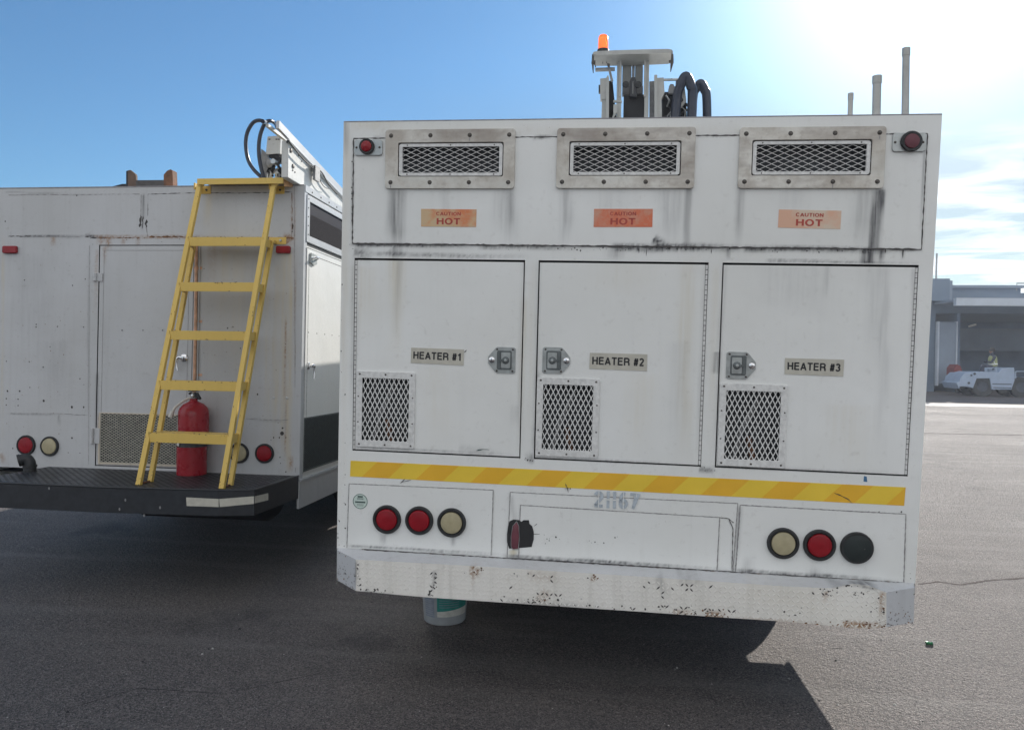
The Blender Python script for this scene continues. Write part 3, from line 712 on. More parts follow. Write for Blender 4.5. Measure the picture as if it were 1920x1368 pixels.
# doors
def door(xs, lab, latch_px, latch_dir, sticker, text, vent, hinge_right):
    x0, x1 = xs; g = .0055
    a0, a1 = (x0+.012, x1-g) if not hinge_right else (x0+g, x1-.012)
    z0, z1 = DZ0+.006, DZ1-.009; y = .002
    b = MB(XA); r = .012
    # main sheet with stains plus returned edges with a real hole for the grille
    q = [FA(*p) for p in vent]
    v0, v1 = np.mean([q[0][0], q[3][0]]), np.mean([q[1][0], q[2][0]]); w0, w1 = np.mean([q[2][2], q[3][2]]), np.mean([q[0][2], q[1][2]])
    h = (v0+.022, v1-.022, w0+.024, w1-.024)
    for (xa, xb_, za, zb) in ((a0, a1, h[3], z1), (a0, a1, z0, h[2]), (a0, h[0], h[2], h[3]), (h[1], a1, h[2], h[3])): sheetA(b, xa, xb_, za, zb, y=y, res=.009)
    for qq in ([(a0, y, z0), (a0, y, z1), (a0, y+.03, z1), (a0, y+.03, z0)], [(a1, y, z0), (a1, y+.03, z0), (a1, y+.03, z1), (a1, y, z1)],
               [(a0, y, z1), (a1, y, z1), (a1, y+.03, z1), (a0, y+.03, z1)], [(a0, y, z0), (a0, y+.03, z0), (a1, y+.03, z0), (a1, y, z0)]): b.poly(qq, 'white_paint')
    d = b.build('door', A, label=lab)
    # piano hinge
    b = MB(XA); hx = x1-.006 if hinge_right else x0+.006; n = 40
    for k in range(n):
        za = z0+(z1-z0)*k/n; b.lathe((hx, .004, za+.001), (0, 0, 1), [(.0048, 0), (.0048, (z1-z0)/n-.0025)], 'mesh_white', 8)
    b.tube([(hx, .004, z0), (hx, .004, z1)], .0028, 'bolt_dark', 6); b.build('hinge', d)
    # grille
    b = MB(XA); yf = -.0055
    b.ring(rrect(v0, v1, w0, w1, .008, yf), rrect(v0+.027, v1-.027, w0+.029, w1-.029, .004, yf), (0, .0065, 0), 'mesh_white')
    for t in (0.06, .5, .94):
        for zz_ in (w0+.012, w1-.012): b.lathe((v0+(v1-v0)*t, yf, zz_), (0, -1, 0), [(.0045, 0), (.004, .002), (0, .0028)], 'bolt_dark', 8)
    for t in (.33, .67):
        for xx in (v0+.010, v1-.010): b.lathe((xx, yf, w0+(w1-w0)*t), (0, -1, 0), [(.0035, 0), (.003, .002), (0, .0028)], 'bolt_dark', 8)
    gf = b.build('grille', d, bevel=.001)
    b = MB(XA); diamonds(b, v0+.025, v1-.025, w0+.027, w1-.027, .0215, .0425, .0040, .0016, .001, 'mesh_white')
    b.poly([(v0+.012, .05, w0+.012), (v1-.012, .05, w0+.012), (v1-.012, .05, w1-.012), (v0+.012, .05, w1-.012)], 'cavity')
    b.tube([(v0+.07, .035, w0+.02), (v0+.10, .04, w0+.15), (v0+.16, .036, w0+.28)], .010, 'hub_grey', 8); b.tube([(v0+.15, .036, w0+.02), (v0+.13, .04, w0+.12)], .012, 'rusty_iron', 8)
    b.build('grille_mesh', d)
    # paddle latch
    cx, cz = FA(*latch_px)[[0, 2]]; s_ = latch_dir   # s_=+1: keyhole point to the right
    b = MB(XA); yl = -.002
    o = [(-.052, -.050), (-.044, -.056), (.028, -.056), (.036, -.050), (.066, -.014), (.066, .014), (.036, .050), (.028, .056), (-.044, .056), (-.052, .050)]
    P = [(cx+s_*u, yl, cz+v_) for u, v_ in o]
    if s_ < 0: P = P[::-1]
    b.prism(P, (0, .004, 0), 'latch_steel')
    b.prism(rrect(cx-.036 if s_ > 0 else cx-.028, cx+.028 if s_ > 0 else cx+.036, cz-.041, cz+.041, .008, yl-.0015), (0, .002, 0), 'latch_recess')
    xa, xb_ = (cx-.030, cx+.010) if s_ > 0 else (cx-.010, cx+.030)
    b.prism(rrect(xa, xb_, cz-.033, cz+.033, .004, yl-.004), (0, .003, 0), 'latch_steel')
    b.box((cx+s_*.012, yl-.007, cz-.036), (cx+s_*.024, yl-.001, cz+.036), 'latch_recess')
    b.lathe((cx-s_*.010, yl-.004, cz), (0, -1, 0), [(.016, 0), (.016, .002), (.013, .006), (.006, .008), (0, .008)], 'latch_recess', 16)
    b.lathe((cx-s_*.010, yl-.009, cz), (0, -1, 0), [(.007, 0), (.006, .004), (0, .005)], 'latch_steel', 12)
    b.bar((cx-s_*.005, yl-.008, cz), (cx+s_*.018, yl-.008, cz), .009, .004, 'latch_recess')
    b.lathe((cx+s_*.050, yl, cz), (0, -1, 0), [(.0125, 0), (.0125, .004), (.010, .0055), (0, .0055)], 'chrome', 18)
    b.box((cx+s_*.050-.0012, yl-.0062, cz-.005), (cx+s_*.050+.0012, yl-.0050, cz+.005), 'seam_dark')
    for u, v_ in ((-.040, -.046), (.028, -.046), (-.040, .046), (.028, .046)): b.lathe((cx+s_*u, yl, cz+v_), (0, -1, 0), [(.0045, 0), (.004, .003), (0, .0035)], 'bolt_dark', 8)
    b.build('latch', d)
    # name sticker
    q = [FA(*p)+arr(0, -.0002, 0) for p in sticker]; b = MB(XA); b.prism([q[3], q[2], q[1], q[0]], (0, .0012, 0), 'sticker_beige')
    at = lambda u, v_: q[3]*(1-u)*(1-v_)+q[2]*u*(1-v_)+q[1]*u*v_+q[0]*(1-u)*v_
    put_text(b, text, [at(.045, .27), at(.945, .27), at(.945, .76), at(.045, .76)], 'sticker_ink', .035)
    b.build('name_sticker', d)
    return d
door(D1, 'left door lettered HEATER #1', (944, 675), -1, [(771, 651.5), (870, 655), (869, 685), (770, 680)], 'HEATER #1', [(669, 695), (780, 699), (776, 841), (667, 836)], False)
door(D2, 'middle door lettered HEATER #2', (1040, 675.5), 1, [(1106, 661), (1214, 664), (1213, 695.5), (1105, 691)], 'HEATER #2', [(1008, 706.5), (1126, 711), (1120, 858), (1003, 854)], True)
door(D3, 'right door lettered HEATER #3', (1386, 685), 1, [(1472, 671), (1583, 674), (1581, 705.5), (1471, 701)], 'HEATER #3', [(1350, 717), (1478, 723), (1471, 877), (1344, 872)], True)
# scuff on door 1
b = MB(XA)
b.ribbon([FA(893, 845)+arr(0, .001, 0), FA(905, 842)+arr(0, .001, 0), FA(917, 843)+arr(0, .001, 0)], .005, 'ink_green', jit=.6, taper=True); b.build('scuff_mark', A); b = MB(XA)
b.ribbon([FA(870, 661)+arr(0, .001, 0), FA(875, 656)+arr(0, .001, 0)], .005, 'seam_dark', jit=.3, taper=True); b.build('scuff_mark', A)

# reflective striped tape
b = MB(XA); q = [FA(657.5, 863), FA(1698, 913), FA(1695, 947.5), FA(656.5, 892.5)]; q = [p+arr(0, -.0012, 0) for p in q]
at = lambda u, v: q[3]*(1-u)*(1-v)+q[2]*u*(1-v)+q[1]*u*v+q[0]*(1-u)*v
n = 19; cu_ = 1.0/n; lean = .030; u = -lean; k = 0
while u < 1.0:
    u1 = u+cu_*1.0
    P = []
    def cl(a, b0): return a
    # slanted stripe clipped to the tape's ends (bottom edge runs u..u1, top edge is shifted right)
    pts = [(u, 0), (u1, 0), (u1+lean, 1), (u+lean, 1)]
    def clip(pts, f_in, inter):
        o = []
        for i in range(len(pts)):
            a, c = pts[i], pts[(i+1) % len(pts)]
            if f_in(a): o.append(a)
            if f_in(a) != f_in(c): o.append(inter(a, c))
        return o
    for lim, sg in ((0.0, 1), (1.0, -1)):
        pts = clip(pts, lambda p: sg*(p[0]-lim) >= 0, lambda a, c: (lim, a[1]+(c[1]-a[1])*(lim-a[0])/(c[0]-a[0]))) if pts else pts
    if len(pts) >= 3: b.prism([at(*p) for p in pts], (0, .001, 0), 'stripe_orange' if k % 2 else 'stripe_yellow')
    u = u1; k += 1
b.prism([FA(1625, 893)+arr(0, -.001, 0), FA(1626, 903)+arr(0, -.001, 0), FA(1619, 902)+arr(0, -.001, 0), FA(1620, 892)+arr(0, -.001, 0)], (0, .0008, 0), 'blue_tape')
b.build('striped_tape', A)

# lower panels (thin raised sheets, caulked edges)
def lowpanel(pts, m='white_paint', y=-.003, seamw=.0032, jit=.3, mat='seam_grey', nr=True, bottom=True):
    b = MB(XA); q = [FA(*p)+arr(0, y, 0) for p in pts]   # TL TR BR BL
    b.grid([q[3], q[2], q[1], q[0]], .009, m, stA)
    loop = [q[3], q[0], q[1], q[2]]+([q[3]] if bottom else [])
    b.ribbon([p+arr(0, -.0007, 0) for p in loop], seamw, mat, jit=jit, seed=int(pts[0][0]))
    return b
lowpanel([(655, 906), (925, 918), (921, 1040), (651, 1026)], bottom=False).build('light_panel', A)
lowpanel([(1388, 946), (1698, 963), (1694, 1090), (1379, 1071)], bottom=False, seamw=.0036, jit=.4).build('light_panel', A)
b = lowpanel([(957, 922), (1383, 943), (1374, 1069), (951, 1044)], bottom=False, y=-.0022)
q = [FA(*p)+arr(0, -.0045, 0) for p in [(976, 946), (1349, 969), (1344, 1068), (973, 1045)]]
b.grid([q[3], q[2], q[1], q[0]], .009, 'white_paint', stA)
b.ribbon([p+arr(0, -.0007, 0) for p in (q[3], q[0], q[1], q[2])], .0034, 'seam_grey', jit=.3, seed=4)
b.ribbon([FA(*p)+arr(0, -.0055, 0) for p in [(1349, 969), (1366, 971), (1375, 979)]], .003, 'seam_dark', jit=.5, seed=6)
b.ribbon([FA(*p)+arr(0, -.0055, 0) for p in [(1366, 971), (1374, 990), (1372, 1068)]], .003, 'seam_dark', jit=.5, seed=9)
b.ribbon([FA(*p)+arr(0, -.006, 0) for p in [(1002, 985), (1007, 981)]], .0016, 'seam_dark', jit=.5, seed=9)
b.ribbon([FA(*p)+arr(0, -.006, 0) for p in [(1001, 1000), (1012, 1000)]], .0016, 'seam_dark', jit=.5, seed=19)
chipsA(b, [(1030, 1010, 12, 5, 6), (1100, 1015, 60, 10, 8)], y=-.0062)
b.build('access_panel', A, label='wide centre cover panel with a broken lamp hole at its left edge')

# broken lamp in a torn opening
hole = [(953, 985), (956, 976), (963, 973), (974, 974), (978, 977), (982, 974), (992, 974), (993, 981), (998, 985), (1001, 996), (1001, 1010), (997, 1024), (986, 1025), (972, 1026), (955, 1027), (951, 1015), (951, 1000)]
b = MB(XA); P = [FA(*p)+arr(0, -.0062, 0) for p in hole]; b.prism(P, (0, .003, 0), 'gap_black')
b.ribbon([p+arr(0, -.001, 0) for p in [FA(994, 982), FA(999, 990), FA(1000, 1003), FA(996, 1015)]], .003, 'mesh_white', jit=.5, taper=True)
rl = b.build('broken_lamp', A)
b = MB(XA); ln = [(969, 977), (973, 985), (974, 1005), (972, 1027), (962, 1028), (959, 1022), (959, 1003), (962, 985)]
P = [FA(*p) for p in ln]; c_ = np.mean(P, 0)
ringa = [p+arr(0, -.008, 0) for p in P]; ringb = [c_+(p-c_)*.75+arr(0, -.014, 0) for p in P]
n_ = len(P); b.add(ringa+ringb+[c_+arr(0, -.016, 0)], [(i, (i+1) % n_, n_+(i+1) % n_, n_+i) for i in range(n_)]+[(n_+i, n_+(i+1) % n_, 2*n_) for i in range(n_)], 'lens_dust_glare')
b.ribbon([c_+(p-c_)*1.04+arr(0, -.0085, 0) for p in P+[P[0]]], .0022, 'latch_steel', jit=.3); b.build('lens', rl)

# fleet number, sprayed through a stencil (with bridges)
b = MB(XA); yo = arr(0, -.0040, 0)
def stencil(mb, body, pts, cut):
    q = [FA(*p)+yo for p in pts]
    if body == '1': mb.poly([p+arr(0, -.0012, 0) for p in (q[3], q[2], q[1], q[0])], 'number_grey')
    else: put_text(mb, body, [q[3], q[2], q[1], q[0]], 'number_grey', .05, (0, -.0012, 0))
    at = lambda u, v: q[3]*(1-u)*(1-v)+q[2]*u*(1-v)+q[1]*u*v+q[0]*(1-u)*v+arr(0, -.0018, 0)
    u0, u1, v0, v1 = cut; mb.poly([at(u0, v0), at(u1, v0), at(u1, v1), at(u0, v1)], 'white_paint')
stencil(b, '2', [(1114, 919), (1132, 920), (1131, 951), (1113, 949)], (.47, .55, -.05, 1.05))
stencil(b, '1', [(1138, 920), (1143.5, 920.3), (1142.5, 951.8), (1137, 951.5)], (-.1, 1.1, .47, .54))
stencil(b, '1', [(1150, 920.7), (1155.5, 921), (1154.5, 952.5), (1149, 952.2)], (-.1, 1.1, .47, .54))
stencil(b, '6', [(1161, 921), (1178, 922), (1177, 953.5), (1160, 952.5)], (.46, .54, -.05, 1.05))
stencil(b, '7', [(1182, 922.5), (1201, 923.5), (1199, 954.5), (1181, 953.5)], (.60, .66, .75, 1.05))
b.build('fleet_number', A, label='faded grey stencilled number 21167')

# round inspection sticker
b = MB(XA); c_ = FA(676, 939); y = -.0036; R_ = .0345
b.lathe((c_[0], y, c_[2]), (0, -1, 0), [(R_, 0), (R_, .0008), (0, .0008)], 'sticker_green', 32)
b.ring([(c_[0]+R_*.97*cos(t), y-.0011, c_[2]+R_*.97*sin(t)) for t in np.linspace(0, 2*pi, 33)[:-1]], [(c_[0]+R_*.90*cos(t), y-.0011, c_[2]+R_*.90*sin(t)) for t in np.linspace(0, 2*pi, 33)[:-1]], (0, .0002, 0), 'ink_green')
for (u0, u1, v0, v1) in ((-.35, .35, .50, .72), (-.62, .62, .02, .17), (-.68, .68, -.20, .0)):
    b.box((c_[0]+u0*R_, y-.0009, c_[2]+v0*R_), (c_[0]+u1*R_, y-.0012, c_[2]+v1*R_), 'ink_green') if v0 != .02 else None
for v_ in (.34, .24, -.44, -.60):
    x = -.42
    while x < .4:
        w_ = random.uniform(.03, .09); b.box((c_[0]+x*R_, y-.0009, c_[2]+v_*R_), (c_[0]+(x+w_)*R_, y-.0012, c_[2]+(v_+.08)*R_), 'ink_green'); x += w_+.04
b.build('inspection_sticker', A)

# tail lamps
def tail(xf, c_, R_, kind, parent, y, lr=.74, ctr=True):
    b = MB(xf); b.lathe((c_[0], y, c_[2]), (0, -1, 0), [(R_*1.0, 0), (R_, .010), (R_*.95, .016), (R_*.84, .016), (R_*lr, .008)], 'rubber', 40); t = b.build('tail_lamp', parent)
    b = MB(xf); m = {'r': 'lens_red', 'w': 'lens_clear', 'd': 'lens_dark'}[kind]
    r2 = R_*lr*1.01
    b.lathe((c_[0], y, c_[2]), (0, -1, 0), [(r2, .006), (r2*.985, .013), (r2*.94, .016), (r2*.7, .019), (r2*.35, .0205), (0, .021)], m, 40)
    for k in range(5 if kind != 'd' else 0):
        q = r2*(.18+.17*k); hh = .0207-.0075*(q/r2)**2
        b.lathe((c_[0], y-hh+.0006, c_[2]), (0, -1, 0), [(q-.0011, 0), (q, .0015), (q+.0011, 0)], m, 32)
    if kind == 'r':
        for k in range(-4, 5):
            xx = k*r2*.19; hz_ = math.sqrt(max(0, (r2*.86)**2-xx*xx)); b.bar((c_[0]+xx, y-.0150-.003*(1-(xx/r2)**2), c_[2]-hz_), (c_[0]+xx, y-.0150-.003*(1-(xx/r2)**2), c_[2]+hz_), .0016, .004, m)
    else:
        for k in range(3): b.ribbon([(c_[0]-r2*.8+k*.01, y-.0178, c_[2]-r2*(.1+.12*k)), (c_[0]+r2*(.1+.2*k), y-.0205, c_[2]-r2*.1+k*.004)], .0012, 'seam_grey', jit=.6, taper=True, seed=k)
    b.build('lens', t)
    return t
for px, py, r, k in ((726.5, 972.5, 26.2, 'r'), (787, 974.5, 26.3, 'r'), (847.5, 978.5, 27, 'w'), (1467.5, 1017, 30.5, 'w'), (1535.5, 1020.5, 31, 'r'), (1605.5, 1025.5, 31.5, 'd')):
    c_ = FA(px, py); R_ = abs(FA(px+r, py)[0]-c_[0]); tail(XA, c_, R_, k, A, -.003, .74 if k != 'd' else .88)

# bumper
def FAb(px, py): return FA(px, py, .115)
stBu = stainmap([(880, 1068, 902, 1070, 16, .8, 1), (888, 1072, 886, 1108, 6, .25, 1), (1108, 1084, 1118, 1084, 8, .7, 1), (1262, 1146, 1300, 1148, 8, .5, 1), (1325, 1152, 1362, 1156, 12, .9, 1), (1580, 1170, 1660, 1172, 12, 1.0, 1), (1655, 1110, 1652, 1165, 9, .5, 1), (1550, 1108, 1545, 1130, 8, .45, 1),
    (1560, 1100, 1600, 1097, 6, .5, 0), (1600, 1097, 1655, 1106, 6, .6, 0), (670, 1052, 668, 1105, 7, .7, 0), (680, 1108, 740, 1113, 6, .4, 0), (815, 1070, 810, 1115, 8, .35, 0), (1010, 1112, 1030, 1128, 30, .35, 1), (1235, 1082, 1250, 1120, 14, .35, 0), (990, 1078, 1060, 1084, 18, .2, 1), (1270, 1086, 1320, 1092, 18, .2, 0),
    (700, 1045, 1650, 1096, 9, .10, 0), (1400, 1100, 1640, 1170, 60, .10, 2), (950, 1128, 1150, 1140, 10, .35, 0), (1380, 1158, 1560, 1170, 6, .3, 1)], FAb)
b = MB(XA); off = .115
fb = [(667, 1107), (730, 1113), (793, 1118.5), (900, 1126), (1055, 1136.5), (1200, 1146), (1350, 1156.5), (1480, 1165), (1560, 1172.5), (1600, 1177), (1628, 1178), (1662, 1175)]
ftp = [(667, 1048), (730, 1052), (793, 1055), (900, 1061), (1055, 1071), (1200, 1080), (1350, 1090), (1480, 1099), (1560, 1103), (1600, 1096), (1630, 1099), (1662, 1110)]
Fb = [FA(*p, off) for p in fb]; Ft = [FA(*p, off) for p in ftp]
LB_, LT_ = FA(632, 1087, .012), FA(632, 1031, .012); RB_, RT_ = FA(1713, 1166, .012), FA(1715, 1101, .012)
dent = {8: .006, 9: .016, 10: .012}
for i, dd in dent.items(): Ft[i] = Ft[i]+arr(0, dd, 0)
k0 = len(b.v)
lip = .018
low = [LB_]+Fb+[RB_]; top = [LT_]+Ft+[RT_]; n = len(low)
back = [arr(p[0], .0, BLa[2]+(BRa[2]-BLa[2])*(p[0]-BLa[0])/(BRa[0]-BLa[0])+.004) for p in top]
vs = low+top+back; fs = []; 
for i in range(n-1):
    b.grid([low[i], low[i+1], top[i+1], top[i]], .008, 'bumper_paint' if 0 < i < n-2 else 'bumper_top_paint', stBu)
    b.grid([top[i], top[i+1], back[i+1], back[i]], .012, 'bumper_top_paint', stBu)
    lo2 = [low[i]+arr(0, .01, 0), low[i+1]+arr(0, .01, 0), top[i+1]+arr(0, .01, -.01), top[i]+arr(0, .01, -.01)]
    b.add([low[i], low[i+1], lo2[1], lo2[0], lo2[2], lo2[3]], [(0, 3, 2, 1), (3, 5, 4, 2)], 'bumper_paint')
b.add([low[0], top[0], back[0], (low[0][0], .10, low[0][2])], [(0, 1, 2, 3)], 'bumper_top_paint')
b.add([low[-1], top[-1], back[-1], (low[-1][0], .10, low[-1][2])], [(0, 3, 2, 1)], 'bumper_top_paint')
xa, xb_ = Fb[0][0], Fb[-1][0]
def zfront(x, arrp): return float(np.interp(x, [p[0] for p in arrp], [p[2] for p in arrp]))
def yfront(x): return float(np.interp(x, [p[0] for p in Ft], [p[1] for p in Ft]))
def fnb(u, v):
    x = xa+u
    zb_, zt_ = zfront(x, Fb), zfront(x, Ft); z = zb_+v
    if z > zt_-.006 or x > xb_: return None
    yy = -off+(yfront(x)+off)*(z-zb_)/(zt_-zb_)
    return arr(x, yy-.0003, z), arr(1, 0, 0), arr(0, 0, 1), arr(0, -1, 0)
def px_of(P):
    d = RW.T @ (XA(P)-CAM); return 960+F*d[0]/d[2], 684-F*d[1]/d[2]
def chipb(P):
    x, y = px_of(P); t = 0.0
    for cx, cy, w, h, s_ in ((1020, 1080, 40, 12, .5), (1010, 1122, 30, 14, .6), (1260, 1095, 55, 16, .55), (1300, 1145, 60, 10, .6), (815, 1095, 6, 30, .6), (1550, 1112, 14, 14, .5), (1655, 1140, 10, 30, .4), (680, 1105, 20, 6, .5), (1240, 1110, 12, 26, .5), (1120, 1138, 60, 6, .35)):
        t = max(t, s_*math.exp(-((x-cx)/w)**2-((y-cy)/h)**2))
    return t*.75+.004
lozenges(b, fnb, int((xb_-xa)/.019), 8, .019, 'bumper_paint', chipb, .0095, .0034, .0014)
def blotch(mb, pts, m, nrm_off=-.0012):
    for (px, py, w, h, n) in pts:
        for k in range(n):
            p = FA(px+random.gauss(0, w), py+random.gauss(0, h), off)+arr(0, nrm_off, 0); r = random.uniform(.0012, .005); a0 = random.uniform(0, 6)
            x = p[0]
            if p[2] < zfront(x, Fb)+.001 or p[2] > zfront(x, Ft)-.002: continue
            p[1] = -off+(yfront(x)+off)*(p[2]-zfront(x, Fb))/(zfront(x, Ft)-zfront(x, Fb))+nrm_off
            mb.poly([p+arr(r*random.uniform(.5, 1.3)*cos(a0-q*.9), 0, r*random.uniform(.5, 1.1)*sin(a0-q*.9)) for q in range(7)], m)
blotch(b, [(890, 1070, 9, 6, 16), (1112, 1083, 6, 3, 7), (1345, 1153, 14, 5, 22), (1270, 1147, 30, 4, 14), (1625, 1172, 28, 4, 40), (1555, 1168, 30, 3, 12), (1655, 1150, 5, 14, 8), (1020, 1118, 22, 14, 4)], 'chip_rust')
blotch(b, [(815, 1095, 3, 20, 14), (807, 1114, 3, 3, 8), (672, 1090, 3, 18, 16), (700, 1108, 22, 3, 18), (1020, 1126, 30, 5, 22), (980, 1122, 30, 3, 8), (1080, 1136, 50, 3, 16), (1300, 1148, 40, 6, 20), (1640, 1135, 16, 22, 18), (1550, 1110, 8, 6, 12),
           (1200, 1140, 60, 3, 14), (1450, 1150, 60, 6, 8), (1610, 1112, 6, 5, 6), (1590, 1100, 30, 2, 20), (1000, 1080, 60, 8, 6)], 'chip_dark')
for i in range(110):        # worn upper edge and back seam
    t = random.random(); px = 680+t*1010; p = back[0]+(back[-1]-back[0])*((px-632)/1083.0)+arr(0, -random.uniform(.001, .012), .0012)
    r = random.uniform(.002, .009); b.add([p+arr(-r, 0, 0), p+arr(0, -r*.4, 0), p+arr(r, 0, 0), p+arr(0, r*.3, 0)], [(0, 1, 2, 3)], 'chip_dark' if random.random() < .7 else 'chip_rust')
for (q0, q1, q2, q3) in ((low[0], low[1], top[1], top[0]), (low[-2], low[-1], top[-1], top[-2])):
    nr = np.cross(q1-q0, q3-q0); nr = nr/np.linalg.norm(nr); nr = nr if nr[1] < 0 else -nr
    for k in range(46):
        u, v = random.random(), abs(random.gauss(0, .22)) if k % 3 else random.random()
        v = min(v, .97); P0 = (q0*(1-u)+q1*u)*(1-v)+(q3*(1-u)+q2*u)*v+nr*.0012; e1 = (q1-q0)/np.linalg.norm(q1-q0); r = random.uniform(.0012, .0042)
        b.poly([P0+e1*r*random.uniform(.5, 1.2)*cos(a_)+arr(0, 0, 1)*r*random.uniform(.5, 1.3)*sin(a_) for a_ in np.linspace(0, 2*pi, 8)[:-1]], random.choice(['chip_dark', 'chip_dark', 'chip_rust', 'seam_grey']))
b.ribbon([p+arr(0, -.004, .0015) for p in back[1:-1]], .007, 'seam_dark', (0, -.2, 1), jit=.8, seed=3, step=.015)
b.build('bumper', A, label='white diamond plate bumper, chipped and rusty, dented near its right end')

# running gear
def wheel(cx, cy, cz, R_, wd_, dual, name, parent, side):
    b = MB(XW); off_ = [0, wd_*1.15] if dual else [0]
    for o in off_:
        x = cx-side*o
        if o: b = MB(XW)
        b.lathe((x+side*wd_/2, cy, cz), (-side, 0, 0), [(R_*.58, .01), (R_*.72, 0), (R_*.93, .004), (R_, .03), (R_, wd_-.03), (R_*.93, wd_-.004), (R_*.72, wd_), (R_*.58, wd_-.01)], 'rubber', 40)
        if o: b.build('inner_wheel', parent)
        else: w = b.build(name, parent)
    b = MB(XW); b.lathe((cx+side*wd_/2, cy, cz), (-side, 0, 0), [(0, .02), (R_*.16, .02), (R_*.2, .06), (R_*.40, .09), (R_*.52, .03), (R_*.60, .008), (R_*.60, wd_*.7)], 'hub_grey', 32)
    for k in range(8):
        a = 2*pi*k/8; b.lathe((cx+side*(wd_/2-.075), cy+R_*.3*cos(a), cz+R_*.3*sin(a)), (side, 0, 0), [(.014, 0), (.014, .03), (0, .03)], 'bolt_dark', 6)
    b.build('rim', w)
ya = XA((1, 2.2, 0))[1]; yfl = XA((1, 1.47, 0))[1]; zfl = XA((1, 1.47, SKB))[2]
for sd_, xx in ((-1, XA((.12, 2, -.2))[0]), (1, XA((2.32, 2, -.2))[0])): wheel(xx-sd_*.04, ya, .43, .43, .22, True, 'wheel', A, sd_)
yc = XA((1, LEN_A, 0))[1]
for sd_, xx in ((-1, -1.0), (1, 1.05)): wheel(xx, yc+1.3, .43, .43, .24, False, 'wheel', A, sd_)
b = MB(XW)
for xx in (-.42, .42): b.box((xx-.04, 3.55, .50), (xx+.04, yc+2.2, .66), 'undercarriage')
b.tube([(-1.0, ya, .43), (1.0, ya, .43)], .06, 'undercarriage', 10); b.lathe((0, ya-.12, .43), (0, 1, 0), [(0, 0), (.13, .02), (.17, .12), (.13, .22), (0, .24)], 'undercarriage', 16)
for xx in (-.82, .80): b.box((xx-.34, yfl-.02, zfl-.01), (xx+.39, yfl, .95), 'undercarriage')
b.tube([(-.1, 3.6, .50), (-.1, yc+1, .5)], .05, 'undercarriage', 10)
b.build('chassis', A)
# cab
b = MB(XW); x0, x1, y0 = -1.05, 1.10, yc+.35
P = [(y0, .55), (y0+1.0, .55), (y0+1.9, .60), (y0+1.95, 1.15), (y0+1.35, 1.30), (y0+.95, 2.0), (y0+.1, 2.05), (y0, 1.95)]
n = len(P); b.add([(x0, y, z) for y, z in P]+[(x1, y, z) for y, z in P], [tuple(range(n)), tuple(range(n, 2*n))[::-1]]+[(i, n+i, n+(i+1) % n, (i+1) % n) for i in range(n)], 'dull_white_paint')
for x in (x0-.004, x1+.004): b.poly([(x, y0+.25, 1.35), (x, y0+1.2, 1.35), (x, y0+.9, 1.88), (x, y0+.25, 1.92)], 'window_glass')
b.poly([(x0+.1, y0+1.335, 1.35), (x1-.1, y0+1.335, 1.35), (x1-.15, y0+.985, 1.95), (x0+.15, y0+.985, 1.95)], 'window_glass')
b.build('cab', A, bevel=.03)

# ------------------------------------------------------------------ gear on A's roof: boom head, beacon, hoses, stacks
YM = 4.75
def m2(u, v, Y=YM): return WY(1080+u/6.857, 50+v/6.857, Y)      # from the enlarged view of the photograph
def mbox(mb, u0, v0, u1, v1, m, d=.06, Y=YM):
    a, b_ = m2(u0, v1, Y), m2(u1, v0, Y); mb.box((a[0], Y, a[2]), (b_[0], Y+d, b_[2]), m)
def mpoly(mb, pts, m, d=.05, Y=YM): mb.prism([m2(*p, Y) for p in pts], (0, d, 0), m)
b = MB(XW)
zroof = XA((1.2, 1.4, HT))[2]
for u0, u1 in ((505, 592), (862, 945)):                          # two channel posts
    mbox(b, u0, 350, u1, 2010, 'mast_paint', .10)
    mbox(b, u0+ (45 if u0 < 600 else 8), 410, u1-(6 if u0 < 600 else 40), 900, 'stack_metal', .01, YM-.012)
mbox(b, 594, 480, 715, 760, 'mast_paint', .02, YM+.08); mbox(b, 757, 480, 862, 760, 'mast_paint', .02, YM+.08)
mbox(b, 594, 400, 862, 480, 'hub_grey', .05, YM+.06); mbox(b, 540, 335, 650, 410, 'mast_paint', .03, YM-.03); mbox(b, 795, 335, 940, 405, 'mast_paint', .03, YM-.03)
mbox(b, 715, 470, 757, 900, 'hub_grey', .03, YM+.05)
mpoly(b, [(690, 900), (690, 700), (715, 650), (760, 650), (785, 720), (785, 900)], 'black_plastic', .04, YM)
mbox(b, 726, 700, 738, 860, 'steel', .01, YM-.012)
mbox(b, 596, 870, 925, 2010, 'undercarriage', .16, YM+.03); mbox(b, 594, 760, 862, 872, 'hub_grey', .05, YM+.08)
for u in (640, 800): b.lathe(m2(u, 750, YM-.002), (0, -1, 0), [(.02, 0), (.02, .012), (0, .016)], 'rubber', 14)
mst = b.build('loader_mast', A, bevel=.004)
b = MB(XW)
for (pts, m, Y, d) in (([(310, 670), (395, 660), (400, 930), (312, 935)], 'stack_metal', YM, .05), ([(388, 660), (412, 620), (425, 660), (420, 2010), (380, 2010)], 'mast_paint', YM-.02, .02),
                       ([(335, 935), (388, 930), (382, 2010), (295, 2010)], 'mast_paint', YM+.01, .04), ([(420, 700), (470, 690), (500, 1000), (620, 2010), (425, 2010)], 'undercarriage', YM+.04, .10),
                       ([(1010, 2010), (1008, 620), (1045, 620), (1045, 2010)], 'mast_paint', YM-.02, .03), ([(1045, 2010), (1045, 660), (1128, 655), (1135, 780), (1140, 850), (1100, 930), (1122, 2010)], 'stack_metal', YM, .05),
                       ([(945, 2010), (945, 705), (1010, 700), (1010, 2010)], 'hub_grey', YM+.05, .03)):
    mpoly(b, pts, m, d, Y)
mbox(b, 290, 750, 312, 840, 'rubber', .04)
